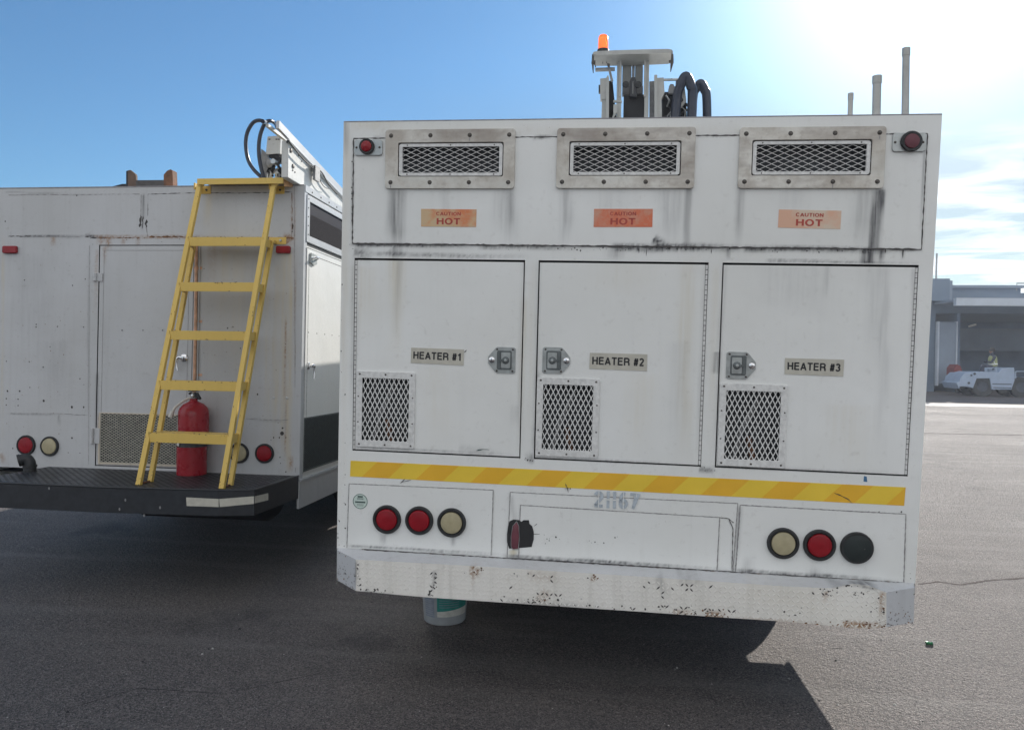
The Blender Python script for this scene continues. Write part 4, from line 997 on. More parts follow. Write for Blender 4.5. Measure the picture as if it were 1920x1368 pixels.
mbox(b, 480, 1000, 530, 1110, 'mast_paint', .03, YM-.03); b.tube([m2(480, 960), m2(590, 970)], .008, 'mast_paint'); b.tube([m2(505, 1110, YM-.02), m2(470, 1190, YM-.02), m2(560, 1160, YM-.02), m2(620, 2010, YM-.02)], .010, 'mast_paint')
b.build('mast_bracket', mst, bevel=.003)
b = MB(XW)                                                        # light bar across the top, seen from below
P = []; cz0, cz1 = 318, 432
top_ = [(212, 375), (225, 350), (280, 332), (500, 322), (900, 312), (1180, 312), (1235, 330), (1246, 360), (1230, 395), (1190, 412), (945, 425), (500, 435), (260, 430), (222, 405)]
Pt = [m2(*p, YM-.06) for p in top_]; n = len(Pt)
zt_b = max(p[2] for p in Pt)
Pt = [arr(p[0], p[1], zt_b-(zt_b-p[2])*.50) for p in Pt]
cc = np.mean(Pt, 0)
b.add([p for p in Pt]+[cc+(p-cc)*.985+arr(0, -.02, 0) for p in Pt]+[p+arr(0, .10, -.022) for p in Pt], [tuple(range(n, 2*n))]+[(i, (i+1) % n, n+(i+1) % n, n+i) for i in range(n)]+[(i, 2*n+i, 2*n+(i+1) % n, (i+1) % n) for i in range(n)]+[tuple(range(2*n, 3*n))[::-1]], 'stack_metal')
b.build('light_bar', mst)
b = MB(XW)
b.tube([m2(218, 360, YM-.05), m2(215, 470, YM-.05), m2(222, 600, YM-.05)], [.006, .007, .002], 'bolt_dark', 6); b.tube([m2(200, 460, YM-.05), m2(250, 462, YM-.05)], .012, 'bolt_dark', 8); b.build('mast_hook', mst); b = MB(XW)
b.tube([m2(1240, 355, YM-.05), m2(1235, 460, YM-.05), m2(1216, 585, YM-.05)], [.006, .010, .002], 'bolt_dark', 6); b.tube([m2(1195, 452, YM-.05), m2(1240, 440, YM-.05)], .008, 'bolt_dark', 6); b.build('mast_hook', mst); b = MB(XW)
b.tube([m2(235, 470), m2(255, 525)], .003, 'bolt_dark', 5); b.tube([m2(345, 400), m2(345, 480)], .002, 'bolt_dark', 5); b.tube([m2(375, 430), m2(420, 510)], .002, 'bolt_dark', 5)
mbox(b, 248, 522, 500, 560, 'hub_grey', .03, YM-.01)
mpoly(b, [(405, 500), (430, 495), (478, 690), (450, 705)], 'hub_grey', .02, YM-.02); b.lathe(m2(420, 500, YM-.03), (0, -1, 0), [(.009, 0), (.009, .01), (0, .012)], 'bolt_dark', 8)
b.build('mast_strut', mst)
b = MB(XW)
b.tube([m2(1130, 686), m2(1320, 682)], .008, 'steel', 8); b.tube([m2(1293, 690), m2(1285, 780), m2(1262, 870)], .004, 'bolt_dark', 6)
mpoly(b, [(1190, 860), (1195, 770), (1215, 738), (1250, 740), (1275, 780), (1280, 860)], 'hub_grey', .10, YM+.03)
mpoly(b, [(1105, 2010), (1110, 870), (1150, 840), (1300, 850), (1340, 930), (1420, 1000), (1450, 2010)], 'undercarriage', .12, YM+.06)
mpoly(b, [(1230, 1020), (1250, 880), (1330, 790), (1400, 800), (1420, 960), (1350, 1040)], 'stack_metal', .03, YM+.02)
for k in range(12):
    u, v = random.uniform(1120, 1420), random.uniform(880, 1180); b.tube([m2(u, v, YM+.03), m2(u+random.uniform(-60, 60), v+random.uniform(20, 80), YM+.01), m2(u+random.uniform(-90, 90), v+140, YM+.03)], random.uniform(.003, .008), random.choice(['hub_grey', 'steel', 'rubber', 'mast_paint']), 6)
b.build('hydraulic_unit', mst)
def smooth(pts, n=8):
    P = [arr(*p) for p in pts]; P = [2*P[0]-P[1]]+P+[2*P[-1]-P[-2]]; o = []
    for i in range(1, len(P)-2):
        for k in range(n):
            t = k/n; a, b_, c, d = P[i-1], P[i], P[i+1], P[i+2]
            o.append(.5*((2*b_)+(-a+c)*t+(2*a-5*b_+4*c-d)*t*t+(-a+3*b_-3*c+d)*t**3))
    o.append(P[-2]); return o
b = MB(XW)
b.tube(smooth([m2(1240, 2010, YM+.02), m2(1290, 1000, YM), m2(1345, 760, YM-.02), m2(1412, 640, YM-.03), m2(1475, 760, YM-.02), m2(1495, 950, YM), m2(1450, 2010, YM+.02)]), .0285, 'hose_rubber', 14); b.build('hydraulic_hose', mst); b = MB(XW)
b.tube(smooth([m2(1440, 2010, YM+.16), m2(1500, 980, YM+.14), m2(1545, 800, YM+.12), m2(1605, 735, YM+.10), m2(1650, 810, YM+.10), m2(1682, 980, YM+.10), m2(1690, 2010, YM+.12)]), .027, 'hose_rubber', 14)
b.build('hydraulic_hose', mst)
b = MB(XW); c_ = m2(348, 322, YM+.02); b.lathe(c_, (0, 0, 1), [(.035, -.012), (.036, .006), (.033, .012), (.030, .013)], 'rubber', 24); bc = b.build('beacon_lamp', A)
b = MB(XW); b.lathe(c_, (0, 0, 1), [(.031, .012), (.030, .05), (.0285, .085), (.022, .097), (0, .100)], 'beacon_amber', 24); b.build('lens', bc)
b = MB(XW); b.lathe(c_+arr(0, 0, .014), (0, 0, 1), [(.014, 0), (.016, .03), (.008, .06), (0, .062)], 'chrome', 14); b.build('reflector', bc)
# three upright exhaust stacks near the right side
for (px, top_y, Y, r) in ((1699, 96, 3.46, .0145), (1644.5, 148, 3.62, .018), (1595, 180, 3.85, .0115)):
    b = MB(XW); p0 = WY(px-2, 240, Y); p1 = WY(px, top_y, Y); p0[2] = XA((2, .3, HT))[2]-.03
    b.tube([p0, p1], r, 'stack_metal', 16); b.tube([p1-arr(0, 0, .02), p1+arr(0, 0, .012)], r*1.12, 'stack_metal', 16); b.build('exhaust_stack', A)
# small catch on the right roof edge
b = MB(XA); p = FA(1765, 268); b.box((edge_x(False, p[2])-.002, .02, p[2]-.02), (edge_x(False, p[2])+.005, .06, p[2]+.025), 'silver_trim'); b.build('side_catch', A)

# ================================================================== TRUCK B : older service truck with platform and ladder
B0 = XB((-1.1, 0, 0)); B0 = arr(B0[0], B0[1], 0)
B = thing('service_truck', 'weathered rust streaked white box truck with a yellow ladder and black rear platform', 'truck', B0)
ZT = 1.928; XL = FB(-9, 600)[0]; XLt = FB(-6, 353)[0]
SBt = [(375, 455, 366, 742, 9, .0, 1), (268, 365, 268, 440, 6, .5, 0), (40, 443, 180, 444, 4, .7, 0), (180, 443, 560, 448, 6, .6, 1), (160, 442, 215, 446, 5, .8, 0), (100, 445, 100, 462, 10, .5, 1), (190, 446, 190, 462, 14, .6, 1), (205, 446, 204, 470, 12, .5, 1),
       (232, 446, 232, 462, 8, .5, 1), (260, 446, 260, 462, 8, .5, 1), (400, 448, 398, 540, 16, .35, 1, .8), (420, 450, 418, 640, 20, .22, 2, .8), (388, 365, 385, 430, 16, .3, 2, .5),
       (195, 462, 195, 500, 8, .4, 1, .7), (181, 470, 180, 600, 8, .35, 1, .7), (181, 700, 180, 870, 6, .45, 0), (166, 470, 166, 860, 5, .25, 0), (548, 360, 548, 450, 6, .35, 1),
       (545, 470, 540, 880, 10, .55, 2, .1), (533, 470, 530, 860, 9, .40, 2, .2), (520, 500, 515, 870, 14, .30, 2, .3), (503, 450, 500, 880, 14, .22, 2, .4), (536, 600, 534, 860, 3, .5, 1, .2), (485, 480, 480, 780, 10, .18, 2), (450, 470, 440, 780, 30, .16, 2),
       (530, 445, 552, 447, 18, .9, 1), (552, 360, 555, 880, 3, .35, 1), (10, 360, 180, 366, 3, .3, 0), (0, 850, 8, 872, 10, .6, 1), (6, 450, 4, 850, 5, .3, 2), (185, 778, 360, 780, 5, .6, 1), (186, 868, 350, 874, 5, .5, 1), (186, 780, 184, 870, 6, .5, 1), (290, 866, 350, 871, 8, .9, 1, .05),
       (20, 775, 165, 778, 2, .4, 0), (110, 778, 112, 800, 4, .3, 0), (470, 786, 540, 790, 3, .35, 0), (545, 855, 545, 885, 8, .6, 1), (105, 640, 110, 760, 60, .10, 0), (60, 480, 60, 700, 90, .08, 0)]
stB = stainmap(SBt, FB)
def sB(P): return stB(P)
b = MB(XB)
DX0, DX1, DZB0, DZB1 = FB(182, 660)[0], FB(361, 660)[0], FB(270, 876)[2], FB(270, 459)[2]
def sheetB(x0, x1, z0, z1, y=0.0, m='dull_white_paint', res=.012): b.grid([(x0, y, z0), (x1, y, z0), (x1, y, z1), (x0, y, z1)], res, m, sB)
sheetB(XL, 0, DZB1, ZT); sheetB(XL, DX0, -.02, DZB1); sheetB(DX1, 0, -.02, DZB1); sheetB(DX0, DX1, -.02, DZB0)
for q in ([(DX0, 0, DZB0), (DX0, .05, DZB0), (DX0, .05, DZB1), (DX0, 0, DZB1)], [(DX1, 0, DZB0), (DX1, .05, DZB0), (DX1, .05, DZB1), (DX1, 0, DZB1)],
          [(DX0, 0, DZB1), (DX1, 0, DZB1), (DX1, .05, DZB1), (DX0, .05, DZB1)], [(DX0, .05, DZB0), (DX1, .05, DZB0), (DX1, .05, DZB1), (DX0, .05, DZB1)]): b.poly(q, 'gap_black')
LEN_B = 4.0
b.poly([(0, 0, -.22), (0, LEN_B, -.22), (0, LEN_B, ZT), (0, 0, ZT)], 'white_paint'); b.poly([(XL, 0, -.1), (XL, 0, ZT), (XL, LEN_B, ZT), (XL, LEN_B, -.1)], 'white_paint')
b.poly([(XL, 0, ZT), (0, 0, ZT), (0, LEN_B, ZT), (XL, LEN_B, ZT)], 'white_paint'); b.poly([(XL, LEN_B, -.1), (XL, LEN_B, ZT), (0, LEN_B, ZT), (0, LEN_B, -.1)], 'white_paint')
b.poly([(XL, 0, -.05), (0, 0, -.05), (0, LEN_B, -.05), (XL, LEN_B, -.05)], 'undercarriage')
yb = lambda p, d=-.0009: FB(*p)+arr(0, d, 0)
def rb(pts, w, m='seam_dark', jit=.6, tp=False, sd=0): b.ribbon([yb(p) for p in pts], w, m, jit=jit, taper=tp, seed=sd, step=.014)
rb([(15, 366), (262, 364)], .003, 'seam_grey', 1.0, False, 1); rb([(278, 364), (362, 362), (460, 362), (548, 360)], .0035, 'seam_dark', 1.0, False, 2)
rb([(15, 443), (60, 443)], .005, 'seam_dark', .9, True, 3); rb([(62, 444), (150, 444)], .003, 'seam_grey', .9, False, 4); rb([(160, 444), (182, 446)], .009, 'seam_dark', .9, True, 5); rb([(185, 446), (262, 446)], .005, 'chip_rust', 1., False, 6)
rb([(280, 444), (345, 444)], .008, 'chip_rust', 1.0, False, 7); rb([(355, 445), (480, 446)], .004, 'seam_dark', 1.0, False, 8); rb([(480, 446), (552, 446)], .008, 'chip_rust', .9, False, 9)
rb([(265, 365), (264, 403)], .003, 'seam_grey', .9, False, 10); rb([(264, 403), (262, 426)], .016, 'chip_dark', 1.0, True, 11); rb([(269, 405), (266, 430)], .010, 'chip_dark', 1.0, True, 12); rb([(278, 364), (277, 405)], .004, 'seam_grey', 1., False, 13); rb([(276, 412), (273, 428)], .017, 'chip_dark', 1., True, 14); rb([(275, 428), (277, 443)], .004, 'seam_grey', 1., False, 16)
rb([(547, 362), (548, 400), (547, 445)], .004, 'chip_rust', 1.0, False, 17); rb([(552, 350), (554, 885)], .0028, 'seam_grey', .5, False, 18); rb([(549, 418), (549, 432)], .006, 'chip_dark', .7, True, 19)
rb([(20, 775), (108, 775), (165, 778)], .0026, 'seam_grey', 1., False, 20); rb([(462, 785), (500, 787), (540, 787)], .0026, 'seam_grey', 1., False, 21)
rb([(168, 460), (166, 870)], .0022, 'seam_grey', .6, False, 22)
for (px, py, r) in ((68, 613, 3), (68, 608, 3), (46, 525, 3), (108, 612, 3), (157, 613, 2.6), (14, 733, 4), (37, 733, 4.5), (12, 747, 3), (34, 748, 3), (12, 759, 3), (34, 760, 2.6), (81, 688, 3.4), (55, 678, 2.6), (82, 751, 5), (135, 763, 5), (157, 763, 4.2),
                    (136, 535, 2.6), (12, 677, 2.6), (160, 523, 2.6), (56, 726, 2.6), (150, 710, 3), (94, 650, 2.4), (135, 821, 4), (24, 840, 3), (128, 848, 2.4), (150, 849, 2.4), (229, 619, 2.6), (268, 619, 2.6), (305, 619, 3), (437, 613, 3), (483, 739, 3.5),
                    (530, 802, 4), (513, 820, 3), (524, 820, 3), (536, 820, 3), (525, 857, 2.6), (526, 868, 2.4), (536, 884, 3), (10, 415, 3), (375, 370, 3), (144, 367, 3), (548, 434, 3), (427, 615, 3), (451, 653, 2.4)):
    c_ = yb((px, py)); rr = r*.0017; b.poly([c_+arr(rr*random.uniform(.7, 1.2)*cos(a), 0, rr*random.uniform(.7, 1.3)*sin(a)) for a in np.linspace(0, -2*pi, 9)[:-1]], 'chip_dark')
for k in range(120):
    px, py = random.choice([(random.uniform(0, 180), random.uniform(455, 860)), (random.uniform(380, 545), random.uniform(455, 870)), (random.uniform(160, 550), random.gauss(446, 2))])
    c_ = yb((px, py)); rr = random.uniform(.0014, .0035); b.poly([c_+arr(rr*cos(a), 0, rr*random.uniform(.7, 1.3)*sin(a)) for a in np.linspace(0, -2*pi, 7)[:-1]], random.choice(['chip_dark', 'chip_rust', 'chip_rust']))
rb([(125, 506), (131, 508)], .004, 'chip_dark', .5, True, 25)
# round drain hole and rivet heads
c_ = yb((529, 812), 0); b.lathe(c_, (0, -1, 0), [(.013, 0), (.013, .003), (.009, .0035), (.008, .0008), (0, .0008)], 'bolt_dark', 16)
for p in ((513, 746), (538, 746)): b.lathe(yb(p, 0), (0, -1, 0), [(.010, 0), (.008, .004), (0, .006)], 'dull_white_paint', 12)
# corner post and roof edge
b.tube([(XL, .002, ZT+.002), (0, .002, ZT+.002)], .005, 'seam_grey', 6)
b.box((-.035, -.003, .05), (.004, .0, ZT-.30), 'dull_white_paint'); b.box((0.0, -.002, -.03), (.006, .05, ZT), 'silver_trim')
b.build('body', B)

# rear door
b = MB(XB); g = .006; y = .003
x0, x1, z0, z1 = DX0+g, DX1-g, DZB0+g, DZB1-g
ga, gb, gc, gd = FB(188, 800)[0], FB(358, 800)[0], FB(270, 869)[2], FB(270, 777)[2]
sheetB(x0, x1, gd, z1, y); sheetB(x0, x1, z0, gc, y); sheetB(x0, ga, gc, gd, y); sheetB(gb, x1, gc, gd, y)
b.ring([(x0+.03, y-.0008, z0+.02), (x1-.03, y-.0008, z0+.02), (x1-.03, y-.0008, z1-.03), (x0+.03, y-.0008, z1-.03)], [(x0+.033, y-.0008, z0+.023), (x1-.033, y-.0008, z0+.023), (x1-.033, y-.0008, z1-.033), (x0+.033, y-.0008, z1-.033)], (0, .0005, 0), 'seam_grey')
b.poly([(x1, y, z0), (x1, .04, z0), (x1, .04, z1), (x1, y, z1)], 'dull_white_paint'); b.poly([(x0, y, z0), (x0, .04, z0), (x0, .04, z1), (x0, y, z1)], 'dull_white_paint')
dB = b.build('rear_door', B)
b = MB(XB)
for a_, c_ in (((181, 512), (181, 527)), ((176.5, 802), (175.5, 831))):
    p0, p1 = FB(*c_), FB(*a_); b.lathe((p0[0]-.006, -.010, p0[2]), (0, 0, 1), [(0, 0), (.012, 0), (.012, (p1[2]-p0[2])*.48), (.008, (p1[2]-p0[2])*.5), (.012, (p1[2]-p0[2])*.52), (.012, p1[2]-p0[2]), (0, p1[2]-p0[2])], 'dull_white_paint', 12)
    b.box((p0[0]-.005, -.004, p0[2]), (p0[0]+.045, .001, p1[2]), 'dull_white_paint'); b.build('hinge', dB, bevel=.001); b = MB(XB)
b = MB(XB)
diamonds(b, ga, gb, gc, gd, .0305, .0185, .0038, .002, .002, 'mesh_cream')
b.ring([(ga-.012, -.001, gc-.012), (gb+.012, -.001, gc-.012), (gb+.012, -.001, gd+.008), (ga-.012, -.001, gd+.008)], [(ga, -.001, gc), (gb, -.001, gc), (gb, -.001, gd), (ga, -.001, gd)], (0, .004, 0), 'frame_aluminium')
b.poly([(ga, .045, gc), (gb, .045, gc), (gb, .045, gd), (ga, .045, gd)], 'cavity'); b.build('grille_mesh', dB)
def handle(mb, P, e1, up, nr):     # chrome lever: rose, spindle, drooping grip
    P, e1, up, nr = arr(*P), arr(*e1), arr(*up), arr(*nr)
    mb.lathe(P, nr, [(.026, 0), (.026, .006), (.018, .010), (.011, .012), (.011, .035), (0, .036)], 'chrome', 20)
    mb.tube(smooth([P+nr*.03, P+nr*.034-e1*.018+up*.004, P+nr*.034-e1*.032-up*.010, P+nr*.034-e1*.034-up*.045, P+nr*.034-e1*.028-up*.085]), [*np.linspace(.011, .0085, 33)], 'chrome', 12)
b = MB(XB); handle(b, FB(345.5, 671), (1, 0, 0), (0, 0, 1), (0, -1, 0)); b.build('handle', dB)

# right side of B : windowed vent, side door
b = MB(XB); e = .002
def sq(px, py, o=e): return SB(px, py)+arr(o, 0, 0)
wy0 = SB(567.5, 400)[1]; rt = .72
def zat(px, py): return SB(px, py)[2]
y0_, y1_ = .035, 1.35
zt, zb = (zat(568, 361)), (zat(568, 451))
b.ring([(.012, y0_, zb), (.012, y1_, zb), (.012, y1_, zt), (.012, y0_, zt)], [(.012, y0_+.045, zb+.045), (.012, y1_-.05, zb+.045), (.012, y1_-.05, zt-.04), (.012, y0_+.045, zt-.04)], (-.012, 0, 0), 'silver_trim')
b.poly([(.003, y0_+.04, zb+.03), (.003, y1_-.04, zb+.03), (.003, y1_-.04, zt-.03), (.003, y0_+.04, zt-.03)], 'window_glass')
for k in range(5): b.lathe((.012, y0_+.02, zb+.05+k*.06), (1, 0, 0), [(.005, 0), (.004, .003), (0, .004)], 'bolt_dark', 8)
w_ = b.build('side_window', B, bevel=.001)
b = MB(XB); P = rrect(0, .80, 0, 1, .06, 0); P = [(.0045, y0_+.05+p[0]*.95, zb+.05+(zt-zb-.17)*p[2]) for p in rrect(0, .80, 0, 1, .10)]; b.poly(P[::-1], 'louvre_screen'); b.build('screen', w_)
b = MB(XB); b.ribbon([(e, .014, zb-.02), (e, .014, zt+.01), (e, y1_, zt+.01)], .014, 'rubber', (1, 0, 0)); b.ribbon([(e, .014, zb-.012), (e, y1_+.05, zb-.012)], .020, 'rubber', (1, 0, 0)); b.build('window_seal', w_)
b = MB(XB); b.box((0, .004, zt+.012), (.010, 2.0, ZT+.004), 'silver_trim')
for k in range(8): b.lathe((.010, .12+k*.16, (zt+ZT)/2+.005), (1, 0, 0), [(.007, 0), (.005, .003), (0, .004)], 'bolt_dark', 8)
b.build('roof_trim', B)
dz1 = zat(568, 462); dz0 = zat(563, 888); gz = zat(566, 786)
b = MB(XB); b.grid([(.010, .05, dz0), (.010, .95, dz0), (.010, .95, dz1), (.010, .05, dz1)], .1, 'white_paint')
b.prism([(.010, .05, dz0), (.010, .95, dz0), (.010, .95, dz1), (.010, .05, dz1)], (-.009, 0, 0), 'white_paint', False)
for (ya_, za_, yb_, zb_) in ((.045, dz0, .045, dz1), (.045, dz1, .95, dz1), (.085, dz1-.04, .95, dz1-.04), (.085, gz, .085, dz1-.04)): b.ribbon([(.0108, ya_, za_), (.0108, yb_, zb_)], .004, 'seam_dark', (1, 0, 0), .3)
for k in range(6): b.lathe((.010, .10+k*.15, zat(568, 622)), (1, 0, 0), [(.004, 0), (.003, .002), (0, .003)], 'bolt_dark', 8)
sdr = b.build('side_door', B)
b = MB(XB); diamonds(b, .06, .95, dz0+.02, gz, .0285, .0145, .0026, .002, -.013, 'mesh_dark', P=lambda x, y, z: (-y, x, z))
b.poly([(.0106, .06, dz0+.02), (.0106, .95, dz0+.02), (.0106, .95, gz), (.0106, .06, gz)], 'cavity')
b.ring([(.014, .05, dz0+.01), (.014, .96, dz0+.01), (.014, .96, gz+.01), (.014, .05, gz+.01)], [(.014, .062, dz0+.022), (.014, .95, dz0+.022), (.014, .95, gz), (.014, .062, gz)], (-.003, 0, 0), 'mesh_dark'); b.build('grille_mesh', sdr)
b = MB(XB); p = SB(571, 686); handle(b, (.010, max(.10, p[1]), p[2]), (0, -1, 0), (0, 0, 1), (1, 0, 0)); b.build('handle', sdr)
b = MB(XB); p = SB(574, 482); yy = max(.10, p[1])
b.prism([(.022, yy-.01, p[2]-.03), (.022, yy+.05, p[2]-.045), (.022, yy+.10, p[2]-.03), (.022, yy+.10, p[2]+.03), (.022, yy, p[2]+.035)], (-.012, 0, 0), 'latch_steel')
b.tube([(.022, yy+.01, p[2]), (.045, yy+.03, p[2]+.01), (.045, yy+.08, p[2]+.01), (.022, yy+.09, p[2])], .006, 'chrome', 8); b.build('latch', sdr)
b = MB(XB); b.box((-.01, .0, -.225), (.006, 3.9, -.035), 'dull_white_paint'); b.box((.0, .0, -.045), (.016, 3.9, -.03), 'silver_trim'); b.build('side_skirt', B)

# rear platform
ZP = FB(300, 882)[2]
b = MB(XB)
edge = [(-60, 901), (0, 904.5), (200, 913), (410, 918.5), (477, 918), (556, 893)]
top = [PB(*p, ZP) for p in edge]
th = abs(FB(300, 918, .4)[2]-FB(300, 963, .4)[2])
top[-1] = arr(.0, .004, ZP)
c0 = [arr(top[0][0], .003, ZP)]
topv = c0+top
n = len(topv)
b.add(topv, [tuple(range(n))[::-1]], 'black_plastic')
for i in range(len(top)-1):
    a_, c_ = top[i], top[i+1]; th2 = th
    b.add([a_, c_, c_-arr(0, 0, th2), a_-arr(0, 0, th2)], [(0, 3, 2, 1)], 'black_plastic')
    b.tube([a_, c_], .006, 'black_plastic', 8)
b.add([p-arr(0, 0, th) for p in topv], [tuple(range(n))], 'undercarriage')
def inside(x, y):
    if y > -.02: return False
    ye = np.interp(x, [p[0] for p in top], [p[1] for p in top]); return y > ye+.02
def fnp(u, v):
    x = top[0][0]+u; y = -.75+v
    if x > -.03 or not inside(x, y): return None
    return arr(x, y, ZP), arr(1, 0, 0), arr(0, 1, 0), arr(0, 0, 1)
lozenges(b, fnp, int(2.6/.026), int(.75/.026), .026, 'black_plastic', None, .011, .0036, .0018)
for (px, py) in ((92, 912), (650, 955), (224, 951), (235, 934), (270, 963), (300, 948)):
    c_ = FB(px, py+3, abs(top[2][1])+.002); rr = .006; b.poly([c_+arr(rr*cos(a), 0, rr*1.6*sin(a)) for a in np.linspace(0, -2*pi, 7)[:-1]], 'hub_grey')
pl = b.build('rear_platform', B)
# white reflective tabs on the platform edge
def onfascia(px, py, i):
    a_, c_ = top[i], top[i+1]; d = c_-a_; nr = np.cross(d, arr(0, 0, 1)); nr /= np.linalg.norm(nr)
    o = XB(a_+nr*.002); return RB.T @ (onplane(px, py, o, RB @ nr)-OB)
for i, quad in ((2, [(349, 932), (410, 935), (410, 950), (350, 948)]), (3, [(411, 935), (476, 930), (476, 944), (412, 950)]), (4, [(478, 930), (503, 924), (503, 937), (478, 943)])):
    P = [onfascia(*p, i) for p in quad]; b = MB(XB); a_, c_ = top[i], top[i+1]; nr = np.cross(c_-a_, arr(0, 0, 1)); nr /= np.linalg.norm(nr)
    b.prism(P[::-1], nr*-.0015, 'sticker_beige'); b.build('reflector_strip', B)
# tail lamps and markers on B
for px, py, r, k in ((50, 834, 17.2, 'r'), (94, 836, 17, 'w'), (449, 849, 18, 'w'), (496.5, 849.5, 17.6, 'r')):
    c_ = FB(px, py); R_ = abs(FB(px+r, py)[0]-c_[0]); tail(XB, c_, R_, k, B, 0.0, .80)
for px in (20.5, 532):
    py = 468.5; p0, p1 = FB(px-13, py+7), FB(px+14, py-7); b = MB(XB); b.prism(rrect(p0[0], p1[0], p0[2], p1[2], .012, -.022), (0, .022, 0), 'lens_red'); b.build('marker_lamp', B, bevel=.006)
# conduit / rust-coloured strip beside the rear door
b = MB(XB); b.tube([FB(370, 456)+arr(0, -.012, 0), FB(368.5, 600)+arr(0, -.012, 0), FB(366, 735)+arr(0, -.012, 0)], .0105, 'conduit', 8); b.tube([FB(375.5, 456)+arr(0, -.008, 0), FB(371, 735)+arr(0, -.008, 0)], .0045, 'dull_white_paint', 6)
for y_ in (500, 600, 700): b.box(FB(364, y_)+arr(0, -.004, 0), FB(379, y_+5)+arr(0, 0, 0), 'conduit')
b.build('conduit', B)
# black drain elbow standing on the platform
b = MB(XB); p = PB(56, 884, ZP); b.tube(smooth([(p[0], p[1], ZP), (p[0], p[1], ZP+.035), (p[0]-.004, p[1], ZP+.060), (p[0]-.022, p[1]-.006, ZP+.083), (p[0]-.052, p[1]-.03, ZP+.078)], 6), .036, 'rubber', 18)
b.lathe((p[0], p[1], ZP), (0, 0, 1), [(.042, 0), (.042, .006), (.038, .008), (.038, .03), (.042, .032), (.042, .046), (.036, .048)], 'rubber', 20); b.tube([(p[0]-.046, p[1]-.026, ZP+.079), (p[0]-.058, p[1]-.035, ZP+.075)], .041, 'rubber', 18); b.build('drain_elbow', B)

# ladder: front stringers, rear stringers, deep steps
lad_root = MB(XB)
pT = lambda px, py, y: FB(px, py, -y)
yfoot = PB(266, 909, ZP)[1]; yfr = PB(417, 915, ZP)[1]
def rail(pts, w, t, name='rail'):
    m_ = MB(XB); P_, Q_ = arr(*pts[0]), arr(*pts[1])
    for k in range(24):
        q = P_+(Q_-P_)*(random.random()**1.6)+arr(random.choice([-1, 1])*random.uniform(.006, w/2-.002), -t/2-.0009, 0); rr = random.uniform(.001, .0032); m_.poly([q+arr(rr*cos(a_), 0, rr*random.uniform(.8, 2.0)*sin(a_)) for a_ in np.linspace(0, -2*pi, 8)[:-1]], random.choice(['chip_rust', 'chip_dark']))
    for a_, c_ in zip(pts[:-1], pts[1:]): m_.bar(a_, c_, w, t, 'yellow_paint', (0, -1, 0))
    return m_
F0, F1 = PB(260, 909, ZP), PB(416, 916, ZP)
ytop = -.10
T0, T1 = pT(374, 350, ytop), pT(513, 350, ytop)
lad = MB(XB)                                                       # top step / landing plate with brackets
a_, c_ = pT(371, 337, ytop-.02), pT(532, 337, ytop-.02); dn = FB(371, 348)[2]
zt1, zt0 = pT(371, 337, ytop)[2], pT(371, 348, ytop)[2]
lad.box((a_[0], ytop-.03, zt0), (c_[0], ytop-.024, zt1), 'yellow_paint'); lad.box((a_[0], ytop-.024, zt1-.008), (c_[0]+.02, .16, zt1), 'yellow_paint')
lad.prism([pT(532, 337, ytop-.02), pT(552, 346, .02), pT(552, 350, .02), pT(532, 349, ytop-.02)], (0, .02, 0), 'step_end')
for px in (383, 521):
    p0, p1 = FB(px-8, 364), FB(px+13, 349); lad.box((p0[0], -.006, p0[2]), (p1[0], 0, p1[2]), 'yellow_paint'); lad.box((p0[0]+.01, ytop, p0[2]+.01), (p0[0]+.018, 0, p1[2]), 'yellow_paint')
    lad.lathe(FB(px+5, 356.5)+arr(0, -.006, 0), (0, -1, 0), [(.008, 0), (.007, .006), (0, .007)], 'bolt_dark', 8)
ladder = lad.build('ladder', B, bevel=.0015)
def lerp(a, c, t): return arr(*a)*(1-t)+arr(*c)*t
frL = [F0, T0, pT(380, 341, ytop+.0)]; frR = [F1, T1, pT(519, 341, ytop)]
for r_ in (frL, frR): rail(r_, .031, .026).build('rail', ladder, bevel=.0015)
# rear stringers sit deeper, end under the second step at a wall bracket
G0, G1 = PB(282, 903, ZP), PB(432, 910, ZP)
R0, R1 = pT(363, 460, -.05), pT(509, 452, -.05)
for r_ in ([G0, R0], [G1, R1]): rail(r_, .028, .026).build('rail', ladder, bevel=.0015)
m_ = MB(XB); p0, p1 = FB(505, 458), FB(537, 445); m_.box((p0[0], -.006, p0[2]), (p1[0], 0, p1[2]), 'yellow_paint'); m_.box((R1[0]-.01, -.06, p0[2]), (R1[0]+.02, 0, p0[2]+.02), 'yellow_paint'); m_.lathe(FB(527, 451)+arr(0, -.006, 0), (0, -1, 0), [(.010, 0), (.008, .006), (0, .007)], 'steel', 8)
m_.build('bracket', ladder); m_ = MB(XB); m_.tube([F0+arr(0, 0, .006), G0+arr(0, 0, .006)], .006, 'rusty_iron', 6); m_.build('foot_brace', ladder); m_ = MB(XB); m_.tube([F1+arr(0, 0, .006), G1+arr(0, 0, .006)], .006, 'rusty_iron', 6)
m_.build('foot_brace', ladder)
def at_z(a, c, z): t = (z-a[2])/(c[2]-a[2]); return lerp(a, c, t)
